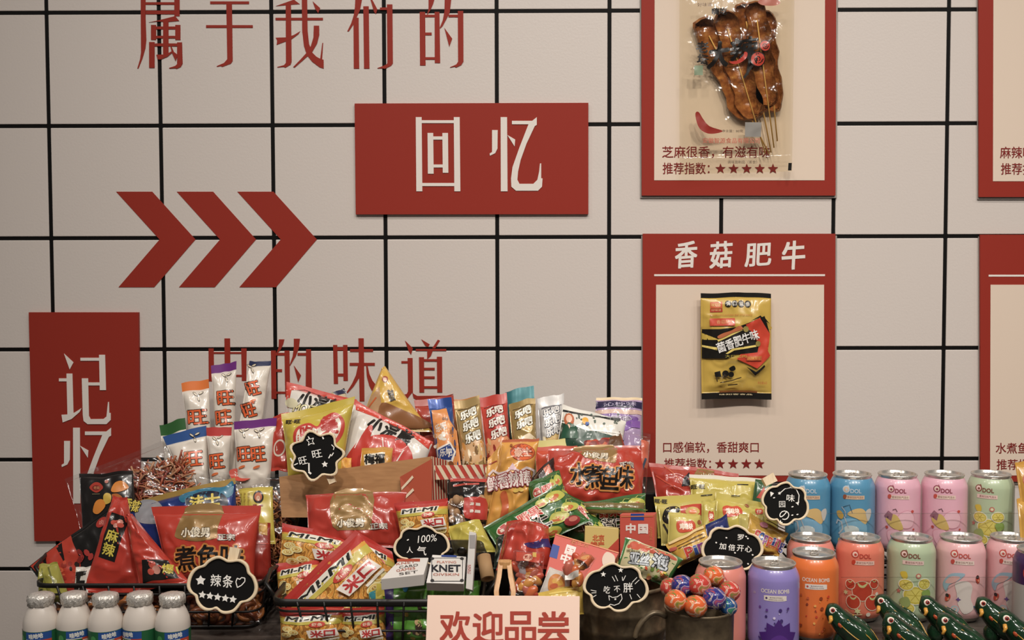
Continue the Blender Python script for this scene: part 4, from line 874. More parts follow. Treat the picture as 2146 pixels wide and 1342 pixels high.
pouch('fish_snack_bag', 'large red snack bag with four black brush characters and a gold panel, centre right', 'snack', [(1150,940),(1357,934),(1345,1075),(1128,1062)], '#a83220',
      goldred([(1203,936),(1284,934),(1290,972),(1282,980),(1240,972),(1215,960)], (1246,962,52,14,6), (1312,985,30,13,-6), [('水',1212,1003,40,44,-4),('煮',1243,1008,40,46,-3),('鱼',1276,1012,38,46,2),('味',1308,1010,38,44,4)]), d=1.585, tilt=.45, seal=(.03, .02), puff=.024, n=(34, 28), wr=.003, group='red and gold fish snack bags')
pouch('snack_packet', 'dark packet with an orange stripe at the left edge of the large red bag', 'snack', [(1118,995),(1160,960),(1178,1050),(1112,1060)], '#2b1712', lambda a: (a.poly([(1138,985),(1150,975),(1168,1012),(1150,1012)], '#b8522a'), a.line([(1128,1010),(1160,1022)], 4, '#b05a34')), d=1.567, seal=(.03, .02), puff=.008, n=(16, 18))
clear_bag('clear film bag standing against the lower poster, right of the large red bag', [(1318,900),(1364,910),(1352,1062),(1312,1070)], 1.60, None, puff=.010, seal=(.05, .03), art=lambda a: (a.poly([(1342,925),(1360,928),(1356,985),(1342,982)], '#b8573e'), a.line([(1352,965),(1330,1030)], 5, '#3a4a5c'), a.line([(1330,1030),(1322,1048)], 4, '#a8402e')))
fruits = ['#b7a94a', '#a3a040', '#c06a34']
def green(a):
    a.rect(0, 0, 100, 9, '#2f5a26')
    a.ell(20, 34, 13, 15, '#c9bfa8', -5); a.ell(20, 34, 11.5, 13.5, '#a82e26', -5); a.text('喜之郎', 20, 34, 18, 8, '#dccbb8', bold=.03)
    for i in range(3): a.line([(16+4*i, 60+9*i), (36+3*i, 56+9*i)], 2.2, '#b9b9a0')
    for x, y, s_, r in ((86,22,13,-35),(74,70,12,20),(92,58,11,-30),(68,24,9,30),(60,92,9,0)):
        a.blob([(x-s_, y+4), (x-s_*.3, y-s_*1.1), (x+s_*.8, y-s_*.7), (x+s_, y+s_*.4), (x, y+s_)], '#a9a83f'); a.ell(x-1, y+2, s_*.62, s_*.42, '#b8602e', r); a.ell(x-3, y-2, s_*.3, s_*.22, '#c4b864', r)
        a.line([(x, y-s_), (x+4, y-s_-8), (x+10, y-s_-6)], 1.6, '#8f9a4a')
    a.ell(84, 88, 9, 10, '#8a2a2a'); a.ell(86, 86, 5, 5, '#b86a5a')
    a.text('野果', 49, 36, 27, 24, '#b8352a', bold=.06, out='#d8c8b8', ow=.06); a.text('芒仁', 51, 64, 27, 24, '#1f1a18', bold=.05, out='#d4ccc0', ow=.06)
GG = 'green fruit snack bags'
def grn(label, q, d, **kw): return pouch('fruit_snack_bag', label, 'snack', q, '#2c5c27', green, d=d, seal=(.03, .02), unit=True, puff=.014, group=GG, n=(28, 24), **kw)
grn('dark green fruit snack bag furthest left, leaning on the amber bag', [(1106,1016),(1172,985),(1200,1075),(1120,1090)], 1.548)
grn('dark green fruit snack bag under the large red bag, right of the middle', [(1190,1058),(1352,1032),(1360,1125),(1210,1140)], 1.532)
grn('dark green fruit snack bag sloping down to the right, in the middle', [(1160,1020),(1232,1055),(1300,1150),(1195,1140)], 1.517)
grn('dark green fruit snack bag nearest the lens with a red oval, tilted to the left', [(1013,1104),(1168,1016),(1236,1092),(1055,1178)], 1.488, tilt=.5)
pouch('brown_packet', 'slim green and brown packet lying on the right green fruit bag', 'snack', [(1222,1052),(1352,1058),(1350,1080),(1225,1076)], '#6a5a2e', lambda a: a.line([(1226,1066),(1350,1070)], 4, '#3f6a34'), d=1.508, seal=(.02, .02), puff=.006, n=(24, 10))
def china(chs, st):
    def f(a):
        a.poly(st, '#27408a'); 
        for ch, x, y, r in chs: a.text(ch, x, y, 19, 19, '#ddd0c8', rot=r, bold=.05)
    return f
RB = 'salmon red card boxes'
carton('card_box', 'salmon red card box with white characters standing upright', 'box', [(1299,1079),(1372,1078),(1372,1190),(1299,1190)], '#bb4c3c', lambda a: (china([('中',1322,1108,0),('国',1348,1109,0)], [(1322,1077),(1350,1077),(1350,1091),(1322,1091)])(a), a.text('老酸糖', 1364, 1118, 6, 30, '#c9784a'), a.line([(1302,1083),(1369,1082)], 2, '#c87a4a')), d=1.47, tilt=.1, th=.022, yaw=-.25, group=RB)
carton('card_box', 'cream yellow card box with a red corner, between the two salmon ones', 'box', [(1226,1103),(1297,1108),(1296,1190),(1224,1190)], '#c2ac62', lambda a: (a.text('北京', 1254, 1128, 24, 13, '#b8562e', bold=.04), a.text('特产', 1252, 1142, 28, 12, '#b8562e', bold=.05), a.poly([(1297,1128),(1297,1165),(1260,1165)], '#b04030')), d=1.477, tilt=.15, th=.02)
carton('card_box', 'salmon red card box tipped over on its side with a blue stamp', 'box', [(1164,1118),(1298,1158),(1262,1222),(1142,1208)], '#bd4b3c', lambda a: (china([('国',1195,1155,18),('中',1185,1173,18)], [(1158,1141),(1173,1146),(1167,1173),(1151,1168)])(a), a.text('老北京', 1215, 1141, 40, 9, '#c87a4a', rot=14), a.line([(1166,1121),(1296,1160)], 2.5, '#c9784a'), a.blob([(1262,1172),(1272,1158),(1288,1168),(1284,1190),(1266,1190)], '#c4ae9a')), d=1.418, tilt=.8, th=.022, group=RB)
pouch('foil_pouch', 'torn red foil pouch behind the wooden tongs', 'snack', [(1062,1092),(1150,1100),(1160,1192),(1040,1192)], '#ab3525', lambda a: (a.poly([(1060,1140),(1070,1095),(1085,1100),(1048,1185)], '#8f2418'), a.poly([(1098,1152),(1150,1132),(1158,1150),(1105,1158)], '#3a2f66')), d=1.448, tilt=.5, seal=(.03, .02), puff=.016, n=(26, 22), wr=.005, curl=.006)
pouch('foil_packet', 'dark crumpled foil packet corner with green print, left of the torn red pouch', 'snack', [(1040,1130),(1068,1115),(1066,1190),(1034,1195)], '#23302a', lambda a: a.line([(1042,1180),(1060,1128)], 3, '#9a9a94'), d=1.455, seal=(.02, .02), puff=.006, n=(14, 16), wr=.004)
# clear candy packs with red cards
gum = [M('#c4612e', r=.25, coat=.4), M('#b8452a', r=.25, coat=.4), M('#c98a3a', r=.25, coat=.4), M('#b05a48', r=.25, coat=.4), M('#a9a0a4', r=.2, coat=.5)]
def candy_pack(label, q, d, card, n, seed, **kw):
    o = clear_bag(label, q, d, None, puff=.012, seal=(.03, .03), art=card, **kw); g = random.Random(seed); C = corners(q, d, kw.get('tilt', .35), 0)
    mb = MB()
    for i in range(n):
        u, v = g.uniform(.12, .88), g.uniform(.35, .95); c = C[0]*(1-u)*(1-v)+C[1]*u*(1-v)+C[2]*u*v+C[3]*(1-u)*v
        rt = Matrix.Rotation(g.uniform(0, 6), 3, 'Y') @ Matrix.Rotation(g.uniform(-.5, .5), 3, 'X')
        mb2 = MB(); ball(mb2, c+Vector((0, g.uniform(.0, .006), 0)), g.uniform(.0055, .0085), gum[i % 5], 7, (1.35, .6, .8), rt); mb2.build('candy_piece', o)
    return o
candy_pack('clear pack of orange candies with a red card, behind the wooden tongs', [(1076,1152),(1142,1156),(1136,1255),(1066,1250)], 1.392, lambda a: (a.poly([(1082,1158),(1132,1162),(1130,1182),(1081,1178)], '#ab3a26'), a.ell(1106, 1172, 10, 8, '#cfa08a'), a.text('香橙', 1108, 1171, 16, 9, '#8a2a20'), a.rect(1116, 1158, 1124, 1170, '#c4a24a')), 26, 3)
candy_pack('clear pack of orange candies lying tilted over the tipped salmon box', [(1226,1157),(1250,1172),(1214,1228),(1174,1196)], 1.352, lambda a: (a.poly([(1220,1160),(1246,1176),(1232,1196),(1206,1178)], '#b5552e'), a.ell(1225, 1178, 9, 7, '#c98a4a'), a.rect(1184, 1206, 1212, 1216, '#c9c4bc')), 14, 5, tilt=.7)
pouch('foil_packet', 'silver and orange triangular packet above the tasting sign', 'snack', [(1152,1187),(1196,1204),(1192,1262),(1122,1262)], '#bdb6ac', lambda a: (a.blob([(1150,1215),(1165,1203),(1182,1215),(1180,1240),(1150,1240)], '#c07a3a'), a.ell(1168, 1222, 12, 8, '#c8973a', 20), a.ell(1160, 1230, 9, 5, '#b85a34', -10)), d=1.368, seal=(.02, .02), puff=.010, n=(20, 18))
pouch('snack_packet', 'yellow packet edge lying just above the tasting sign', 'snack', [(1128,1240),(1222,1226),(1224,1290),(1126,1292)], '#c0a23a', lambda a: a.line([(1150,1246),(1210,1240)], 4, '#cfb65a'), d=1.348, seal=(.04, .02), puff=.008, n=(22, 14), tilt=.4)
# wooden tongs
tg = MB(); tw = pattern('tong_wood', [(.3, '#b07c44'), (.7, '#c9985c')], 'noise', scale=50, stretch=(4, 4, .5))
c0 = P(1058, 1183, 1.335)
for s in (-1, 1):
    pts = [P(1058+s*9, 1183, 1.335), P(1058+s*12, 1210, 1.325), P(1058+s*18, 1240, 1.315), P(1058+s*16, 1275, 1.305), P(1058+s*13, 1305, 1.297)]
    w_ = [.0058, .0066, .0078, .0078, .006]
    V = []
    for p, k in zip(pts, w_): V += [p+Vector((-.0028, -.0, 0)), p+Vector((.0028, 0, 0)), p+Vector((.0028, k*1.6, k*.5)), p+Vector((-.0028, k*1.6, k*.5))]
    n = len(pts); Fc = [[i*4+j, i*4+(j+1) % 4, (i+1)*4+(j+1) % 4, (i+1)*4+j] for i in range(n-1) for j in range(4)]+[[0, 1, 2, 3], [(n-1)*4+j for j in range(4)]]
    mb = MB(); mb.add(V, Fc, tw, False)
    if s < 0: tongs = mb.build('wooden_tongs', origin=c0); tag(tongs, 'small pale wooden tongs standing behind the tasting sign', 'tongs')
    else: mb.build('tong_arm', tongs)
mb = MB(); a_, b_ = P(1047, 1177, 1.336), P(1069, 1190, 1.342); box_mesh(mb, (a_.x, a_.y-.002, b_.z), (b_.x, a_.y+.010, a_.z), tw, .001); mb.build('tong_joint', tongs)

# ------------------------------------------------------------------ yellow packets beside the lower poster
rs = MB(); box_mesh(rs, (.262, 1.535, TZ), (.372, 1.62, TZ+.07), blk, .002); box_mesh(rs, (.262, 1.62, TZ), (.372, 1.70, TZ+.125), blk, .002)
tag(rs.build('display_riser'), 'short black display step carrying the yellow packets beside the cans', 'riser')
pouch('fish_snack_bag', 'red snack bag lying behind the yellow packets, against the lower poster', 'snack', [(1360,970),(1548,992),(1560,1085),(1378,1075)], '#9c2d1e', lambda a: (a.poly([(1462,985),(1498,990),(1470,1030),(1440,1028)], foil('#8a6a38', .35)), a.line([(1392,978),(1430,1028)], 2.5, '#b8593a'), a.line([(1372,1000),(1410,1035)], 2.5, '#b8452e'), a.poly([(1430,1010),(1442,998),(1445,1025),(1425,1028)], '#221a20'), a.text('小俊', 1480, 1006, 30, 10, '#d0c4b0')), d=1.64, tilt=.6, seal=(.08, .03), puff=.014, n=(30, 22), wr=.004, group='red and gold fish snack bags')
def yl(items):
    def f(a):
        for it in items:
            if it[0] == 'logo': _, x, y, w, h, t = it; a.blob([(x-w/2, y-h*.35), (x-w*.25, y-h*.5), (x, y-h*.4), (x+w*.3, y-h*.5), (x+w/2, y-h*.2), (x+w*.48, y+h*.35), (x+w*.2, y+h*.42), (x-w*.3, y+h*.5), (x-w/2, y+h*.2)], '#bb4426'); a.text(t, x, y, w*.7, h*.5, '#dcc9b4', bold=.05)
            if it[0] == 'dot': a.ell(it[1], it[2], 5, 5, '#8a4a24')
            if it[0] == 'slit': a.line([(it[1], it[2]), (it[1]+it[3], it[2]+1)], 2, '#2a2414')
            if it[0] == 'txt': a.text(it[1], it[2], it[3], it[4], it[5], '#26221a', bold=.05)
    return f
YG = 'yellow puffed snack packets'
pouch('puffed_snack_packet', 'yellow snack packet with a white top edge, highest of the yellow ones', 'snack', [(1444,996),(1604,1004),(1590,1095),(1448,1090)], '#b3a343', yl([('txt','旺·旺',1460,1023,28,8),('slit',1543,1018,24)]), d=1.612, seal=(.08, .02), sc=('#cdc6b6', None), puff=.014, n=(28, 20), group=YG)
pouch('puffed_snack_packet', 'green and red packet corner by the peg of the round chalkboard', 'snack', [(1582,1008),(1618,1008),(1616,1090),(1572,1085)], '#2c5030', lambda a: a.poly([(1583,1045),(1600,1022),(1606,1050)], '#b04030'), d=1.595, seal=(.02, .02), puff=.005, n=(14, 14))
pouch('puffed_snack_packet', 'yellow snack packet with black lettering at its left end, lowest left', 'snack', [(1370,1043),(1498,1028),(1500,1130),(1378,1128)], '#b2a244', yl([('txt','旺·旺',1385,1052,26,8),('slit',1468,1037,24)]), d=1.572, seal=(.18, .02), puff=.014, n=(26, 20), group=YG)
pouch('puffed_snack_packet', 'yellow snack packet with a red cloud logo and brown dot, rightmost', 'snack', [(1502,1030),(1634,1062),(1632,1150),(1492,1140)], '#b5a648', yl([('logo',1531,1074,40,26,'鸡味块'),('dot',1564,1060),('logo',1588,1075,16,14,'仔'),('slit',1533,1038,18)]), d=1.556, seal=(.12, .02), puff=.016, n=(28, 20), group=YG)
def panda(a):
    a.blob([(1386,1090),(1392,1068),(1410,1060),(1422,1066),(1420,1076),(1405,1082),(1398,1100)], '#1d1a18'); a.blob([(1396,1085),(1404,1070),(1414,1068),(1412,1078),(1402,1092)], '#cfc8b8'); a.poly([(1424,1062),(1470,1058),(1470,1082),(1424,1078)], '#ad3a26'); a.ell(1450, 1074, 16, 9, '#b89a4a'); a.ell(1450, 1075, 9, 5, '#c9703a'); a.line([(1388,1100),(1398,1120)], 4, '#2a2622')
pouch('noodle_packet', 'yellow packet with a red picture and black swirl, left of the logo packets', 'snack', [(1378,1056),(1474,1052),(1478,1140),(1386,1142)], '#b8aa58', panda, d=1.553, seal=(.05, .02), puff=.010, n=(22, 18))
pouch('puffed_snack_packet', 'small yellow snack packet with a red cloud logo, front left', 'snack', [(1401,1074),(1468,1080),(1466,1150),(1398,1148)], '#b9ab54', yl([('logo',1436,1106,40,26,'鸡味块'),('dot',1466,1096)]), d=1.532, seal=(.03, .02), puff=.010, n=(22, 18), group=YG)
pouch('puffed_snack_packet', 'narrow yellow snack packet half hidden behind the navy chocolate bar', 'snack', [(1470,1050),(1500,1048),(1500,1140),(1470,1140)], '#b3a54c', yl([('logo',1489,1084,12,22,'块')]), d=1.545, seal=(.05, .02), puff=.006, n=(14, 16), group=YG)
pouch('puffed_snack_packet', 'plain yellow packet behind the four character chalkboard', 'snack', [(1548,1080),(1600,1078),(1604,1150),(1548,1150)], '#b9ab5c', None, d=1.536, seal=(.05, .02), puff=.008, n=(16, 14), group=YG)
pouch('chocolate_bar', 'navy foil chocolate bar poking up behind the four character chalkboard', 'snack', [(1478,1102),(1522,1078),(1534,1120),(1484,1148)], foil('#252f66', .28), lambda a: (a.ell(1498, 1118, 7, 6, '#c9c4bc', -30), a.ell(1510, 1108, 4, 4, '#8a8fae')), d=1.51, seal=(.1, .02), puff=.008, n=(16, 18), wr=.003)
def pop(t, x, y, w, h, r, extra):
    def f(a):
        cols = ['#b83a2e', '#2f4a8a', '#7a3a7a', '#b8452e', '#27407a', '#a83a5a', '#3a4a8a']; c, s = math.cos(R(r)), math.sin(R(r)); n = len(t)
        for i, ch in enumerate(t):
            o = (i-(n-1)/2)*w/n; a.text(ch, x+o*c, y+o*s+(5 if ch in 'pg' else 0), w/n*1.08 if ch not in 'il' else w/n*.5, h*(1.25 if ch in 'Ppg' else 1), cols[i % 7], rot=r, bold=.05, out='#d8d0c4', ow=.035)
        for e in extra: a.line([(e[0], e[1]), (e[2], e[3])], 2, '#6a4a1e')
    return f
PG = 'amber popping candy packets'
pouch('popping_candy_packet', 'amber candy packet with colourful lettering, right of the four character chalkboard', 'snack', [(1572,1074),(1652,1118),(1632,1166),(1558,1160)], '#bd9438', lambda a: (pop('Popping', 1610, 1134, 66, 16, 22, [(1600,1092,1640,1116),(1606,1088,1644,1110)])(a), a.ell(1600, 1100, 9, 7, '#b06a7a', 20), a.text('跳跳糖', 1616, 1150, 30, 7, '#a8372a', rot=20)), d=1.522, seal=(.1, .03), puff=.010, n=(24, 20), wr=.0025, group=PG)
pouch('popping_candy_packet', 'amber candy packet with colourful lettering, left of the four character chalkboard', 'snack', [(1394,1140),(1478,1100),(1498,1150),(1420,1190)], '#bd9436', lambda a: (pop('Pin', 1455, 1155, 44, 18, -22, [(1415,1146,1472,1120),(1418,1152,1476,1126)])(a), a.line([(1400,1138),(1474,1106)], 5, '#d6bd84'), a.ell(1408, 1152, 8, 5, '#b85a4a', -20)), d=1.506, seal=(.14, .03), puff=.010, n=(24, 18), wr=.0025, group=PG)
pouch('jelly_packet', 'round cornered jelly packet with a green rim and silver lettering', 'snack', [(1311,1124),(1432,1172),(1398,1232),(1290,1196)], '#356b34', lambda a: (a.blob([(1314,1140),(1330,1134),(1400,1160),(1420,1176),(1404,1206),(1390,1222),(1330,1212),(1298,1196),(1306,1160)], '#b5ae84'), a.blob([(1320,1140),(1340,1140),(1410,1170),(1412,1180),(1360,1165),(1315,1152)], '#b5523a'), a.text('亚丝', 1338, 1177, 42, 24, '#b4babd', rot=10, bold=.045, out='#252a2e', ow=.055), a.text('泡', 1382, 1185, 34, 30, '#bcc2c6', rot=12, bold=.045, out='#252a2e', ow=.055), a.scatter(16, 1350, 1198, 1396, 1218, ['#c04a2e', '#c9b04a', '#6a8a3a', '#b06a4a'], 3, 6, 2), a.text('蜜桃味', 1325, 1160, 30, 6, '#4a3a1e', rot=12)), d=1.44, tilt=.5, seal=(.03, .02), puff=.014, n=(28, 22), wr=.003)

# ------------------------------------------------------------------ packs pinned on the posters
def goldpack(a):
    K, G_, RD = '#16130f', '#d6bf62', '#bf3a22'
    a.rect(1469, 685, 1617, 690, '#b8983a'); a.rect(1487, 634, 1512, 647, '#c2562c'); a.rect(1486.5, 648, 1512, 655, '#a8321f'); a.text('味知客', 1499, 640, 20, 8, '#e0c070'); a.text('好味道', 1499, 651, 20, 4, '#d9b070')
    for i, ch in enumerate('满口留香'): a.ell(1524+13.8*i, 639, 6.6, 6.6, K); a.text(ch, 1524+13.8*i, 639, 8, 8, '#c9c4b6', bold=.02)
    a.text('MUSHROOM FLAVOURED BEEF STYLE SNACK', 1530, 661.5, 88, 3, '#a8522a')
    a.rect(1485, 668, 1537, 683, '#c2472f'); a.text('香菇肥牛', 1517, 675, 36, 8, '#d9a06a')
    a.poly([(1470,690),(1505,690),(1540,686),(1558,680),(1600,663),(1612,700),(1600,740),(1585,742),(1540,742),(1520,751),(1470,751)], K)
    a.poly([(1470,698),(1505,712),(1470,712)], '#bfa23c'); a.poly([(1470,723),(1500,728),(1502,734),(1470,727)], G_)
    a.poly([(1585,664),(1600,666),(1612,680),(1600,672)], K); a.poly([(1559,681),(1589,667),(1612,700),(1606,735),(1612,745),(1583,772),(1541,752),(1548,742),(1584,738),(1588,720),(1577,708)], RD)
    a.poly([(1560,768),(1581,779),(1598,764),(1600,768),(1580,787)], K); a.poly([(1568,674),(1590,662),(1600,672),(1596,674),(1589,666)], K)
    a.poly([(1500,712),(1557,686),(1570,694),(1582,722),(1550,728),(1530,730),(1515,740),(1500,735)], '#1c1814')
    a.poly([(1500,712),(1557,686),(1559,689),(1502,716)], G_); a.poly([(1531,730),(1584,722),(1584,726),(1535,734),(1522,741),(1517,741)], G_)
    for i, ch in enumerate('菌香肥牛味'): a.text(ch, 1508+17.3*i, 727-6.2*i, 17, 21, '#dcdad6', rot=-19, bold=.03)
    a.blob([(1500,705),(1512,698),(1530,692),(1545,683),(1552,690),(1530,698),(1506,709)], '#b5653c'); a.ell(1559, 690, 6, 6, '#8a7a3a'); a.ell(1585, 720, 5, 6, '#8a7a3a')
    a.text('大口吃肉', 1538, 746, 44, 6, '#b5a43c'); a.rect(1560, 745, 1592, 755, '#b8582c'); a.text('风味豆干', 1576, 750, 28, 6, '#d9a84a')
    a.poly([(1494,780),(1506,777),(1508,790),(1496,790)], K); a.ell(1517, 783, 7, 7, K); a.ell(1529, 785, 6, 6, K); a.blob([(1524,772),(1534,766),(1538,774),(1530,778)], K)
    a.line([(1510,792),(1515,785),(1522,792)], 2, '#3a2c18'); a.line([(1498,790),(1500,800)], 2, '#3a2c18'); a.line([(1505,802),(1530,798),(1550,791)], 2, '#3a2c18'); a.line([(1522,808),(1542,806)], 2.5, '#3a2c18')
    a.text('净含量26克', 1595, 802, 20, 6, '#b5562a'); a.rect(1505, 820, 1585, 824, '#c2763a'); a.text('味知客食品', 1540, 828, 70, 3, '#e0cfa0')
pouch('snack_packet', 'gold and black mushroom snack pack pinned on the lower poster', 'snack', [(1468,616),(1616,616),(1617,838),(1470,838)], M('#bd9c3c', r=.3, coat=.3), goldpack, d=1.777, tilt=.03, seal=(.045, .06), sc=('#15120f', '#15120f'), puff=.010, wr=.0018, n=(30, 40), pinch=.0, curl=.0015, step=4)
meat = pattern('glazed_gluten', [(.25, '#5a2e12'), (.5, '#8a4e1e'), (.68, '#a5692c'), (.8, '#c9a05a')], 'noise', scale=110, r=.22, detail=5, bump=.6)
bamboo = M('#c79a4c', r=.5)
def skew(label, a, b, w_, k0, k1, d):
    A, B = Vector(a), Vector(b); t = (B-A).normalized(); nrm = Vector((-t.y, t.x)); g = random.Random(int(a[0]*7+b[0]))
    l, r = [], []
    for i in range(13):
        f = k0+(k1-k0)*i/12; p = A+(B-A)*f; e = w_*(.55 if i in (0, 12) else 1)*g.uniform(.82, 1.15)
        l.append(p+nrm*e); r.append(p-nrm*e*g.uniform(.85, 1.1))
    ring_ = [Vector((*q, 0)) for q in smooth([tuple(q) for q in l+r[::-1]], 2)]
    mb = MB(); cm = sum((Vector((q.x, q.y)) for q in ring_), Vector((0, 0)))/len(ring_)
    f0 = [P(q.x, q.y, d) for q in ring_]; f1 = [P(cm.x+(q.x-cm.x)*.93, cm.y+(q.y-cm.y)*.97, d-.0028) for q in ring_]; b0 = [p+Vector((0, .0022, 0)) for p in f0]
    n = len(f0); tri = tessellate_polygon([[Vector((p.x, p.z, 0)) for p in f1]])
    mb.add(f1+f0+b0, [list(x) for x in tri]+[[r_*n+i, r_*n+(i+1) % n, (r_+1)*n+(i+1) % n, (r_+1)*n+i] for r_ in range(2) for i in range(n)], meat)
    o = mb.build('gluten_skewer'); tag(o, label, 'snack', 'glazed skewers in the clear pouch')
    mb = MB(); tube(mb, [P(*a, d-.0015), P(*(A+(B-A)*.5), d-.0042), P(*(A+(B-A)*(k1-.12)), d-.0042)], .0011, bamboo, 6); mb.build('bamboo_stick', o)
sk = [((1612,323),(1462,28),30,.26,.96,1.7815,'leftmost glazed brown skewer in the clear pouch'), ((1604,322),(1512,18),27,.24,.98,1.7765,'glazed brown skewer second from the pouch edge'), ((1616,320),(1556,4),27,.27,.99,1.7815,'glazed brown skewer in the middle of the pouch'), ((1622,310),(1580,-6),25,.28,.97,1.7765,'glazed brown skewer fourth across the pouch'), ((1629,296),(1602,14),20,.22,.97,1.7815,'glazed brown skewer with the shortest stick, at the right of the pouch')]
for a, b, w_, k0, k1, d, lb in sk: skew(lb, a, b, w_, k0, k1, d)
def chili_print(a):
    a.text('大', 1503, 117, 40, 50, '#15110e', rot=-8, bold=.05, shear=.25); a.text('辣', 1556, 104, 58, 44, '#15110e', rot=-8, bold=.04, shear=.2); a.line([(1568,120),(1562,160)], 5, '#15110e')
    a.text('老', 1469, 101, 24, 22, '#1d1612', bold=.04, rot=6); a.text('坛', 1470, 127, 22, 20, '#1d1612', bold=.04, rot=8)
    for x, y, r in ((1584, 127, 16), (1599, 99, 12)):
        a.ell(x, y, r, r, '#1a1512'); a.ell(x, y, r*.88, r*.88, '#b53a26')
        a.line([(x+r*.6*(1-i/16)*math.cos(i*.75), y+r*.6*(1-i/16)*math.sin(i*.75)) for i in range(15)], 1.8, '#1a1512')
    a.line([(1606,90),(1613,82)], 2.5, '#1a1512'); a.line([(1572,140),(1555,166)], 5, '#2a2622')
    a.blob([(1524,132),(1540,130),(1553,120),(1556,112),(1562,114),(1560,124),(1548,134),(1534,137)], '#b03424')
    a.blob([(1455,240),(1462,236),(1472,252),(1484,266),(1512,276),(1490,282),(1472,278),(1460,264)], '#8f2a20')
    a.text('安徽智源食品有限公司', 1530, 296, 120, 11, '#c2705a', bold=.02); a.text('净含量：80克', 1532, 276, 44, 6, '#3a2a22'); a.rect(1558, 258, 1592, 288, '#8d8983')
    a.text('调味面制品（素食）', 1555, 340, 62, 7, '#4a3a30'); a.text('嗨吃', 1504, 28, 30, 14, '#1d1814', bold=.05); a.text('好味道', 1474, 13, 30, 8, '#5a3a2a'); a.rect(1452, 140, 1470, 160, '#7f8f74'); a.ell(1608, 8, 24, 8, '#b06a5a')
    a.poly([(1651,342),(1658,342),(1657,358),(1650,358)], '#15120f')
o = pouch('clear_bag', 'tall clear printed pouch of brown skewers pinned on the upper poster', 'clear bag', [(1424,-92),(1666,-92),(1660,359),(1424,366)], film('pouch_film', (.99, .975, .93), .05, .12), chili_print, d=1.779, tilt=0, seal=(.03, .07), puff=.0125, wr=.0016, n=(32, 44), pinch=0, group='clear film snack bags')

# ------------------------------------------------------------------ drink cans
alu = M('#c9c5be', r=.24, met=.72, gain=1.0); alu2 = M('#a39e97', r=.3, met=.8, gain=1.0)
RC = .0323
CP = [(.0215, 0), (.0245, .0015), (.0262, .006), (.0312, .011), (RC, .0165), (RC, .030), (RC, .050), (RC, .070), (RC, .090), (RC, .0955), (.0318, .0985), (.0300, .1035), (.0278, .1078), (.0266, .1094), (.0264, .1105), (.0276, .1118), (.0279, .1130), (.0276, .1142), (.0266, .1146), (.0258, .1138), (.0252, .1105), (.0240, .1095), (.0120, .1096), (.0006, .1098)]
def rad_at(z):
    for (r0, z0), (r1, z1) in zip(CP[:14], CP[1:14]):
        if z0 <= z <= z1: return r0+(r1-r0)*(z-z0)/(z1-z0)
    return RC
def can(name_col, art, lower=None):
    body = M(name_col, r=.3, coat=.35) if isinstance(name_col, str) else name_col
    e = empty('drink_can')
    mb = MB(); mats = [alu]*2+[(lower or body)]*5+[body]*7
    lathe(mb, CP[:14], None, 48, mats=mats, cap=(True, False))
    def fm(x, y, L):
        z = .110-y/1000; r = rad_at(z)+.00012+.00005*L; a = x/1000/RC
        return Vector((r*math.sin(a), -r*math.cos(a), z))
    a = Art(mb, fm, 3.0); art(a); b = mb.build('can_body', e, local=True)
    mb = MB(); lathe(mb, CP[13:], alu, 48, cap=(False, True)); mb.build('can_lid', e, local=True)
    mb = MB(); tube(mb, [(.0052*math.cos(t), .0075+.0082*math.sin(t), .1112+.0006*math.sin(t)) for t in [2*math.pi*i/16 for i in range(16)]], .0013, alu, 6, True)
    box_mesh(mb, (-.0035, -.003, .1100), (.0035, .0015, .1116), alu, .0005); ball(mb, (0, -.001, .1116), .0022, alu2, 6, (1, 1, .4)); mb.build('pull_tab', e, local=True)
    return e
def logo(a, col, x=4, strip='#d8ccc0', mark=None, tcol='#7a4a44'):
    a.ell(x-11, 14, 5.2, 5.2, col); a.ell(x-11, 14, 3.6, 3.6, strip); a.ell(x-10.5, 14.4, 1.8, 1.8, col); a.line([(x-9, 8), (x-7, 11)], 1, col)
    a.text('DOL', x+2.5, 16, 15, 6, col, bold=.04)
    a.rect(x-13, 22.5, x+15, 28, strip); a.text('果味饮料气泡水', x+2, 25.2, 23, 3.6, tcol)
    if mark: a.blob([(x-15, 23), (x-12, 21.5), (x-10, 24), (x-12, 28), (x-15, 27)], mark)
def art_blue(a):
    logo(a, '#a9b8c4', 3, '#c4a98c', '#8a4a30'); a.blob([(-18,64),(-6,56),(10,58),(22,66),(20,82),(4,90),(-14,84)], '#6fa2bf'); a.blob([(-10,70),(0,66),(10,70),(8,80),(-4,82)], '#b8c4c4')
    a.blob([(-6,50),(4,42),(16,42),(24,54),(20,64),(8,56)], '#c4a568'); a.blob([(-22,48),(-16,46),(-11,52),(-14,58),(-20,55)], '#b9923e')
    a.line([(-14,40),(-9,46),(-8,54)], 1.6, '#8f9aa6'); a.line([(-12,40),(-3,36),(1,48)], .8, '#2f4a5e')
    a.line([(-22,66),(-20,60),(-14,62),(-12,72),(-18,80)], 2.4, '#a9aeb4'); a.line([(-10,54),(-4,70)], 1.4, '#a9aeb4'); a.blob([(20,46),(28,42),(30,50),(24,60)], '#b8b4ac')
    a.blob([(-8,76),(12,76),(14,84),(-10,84)], '#b59a52'); a.blob([(-18,86),(-6,88),(-8,98),(-18,94)], '#b59a52')
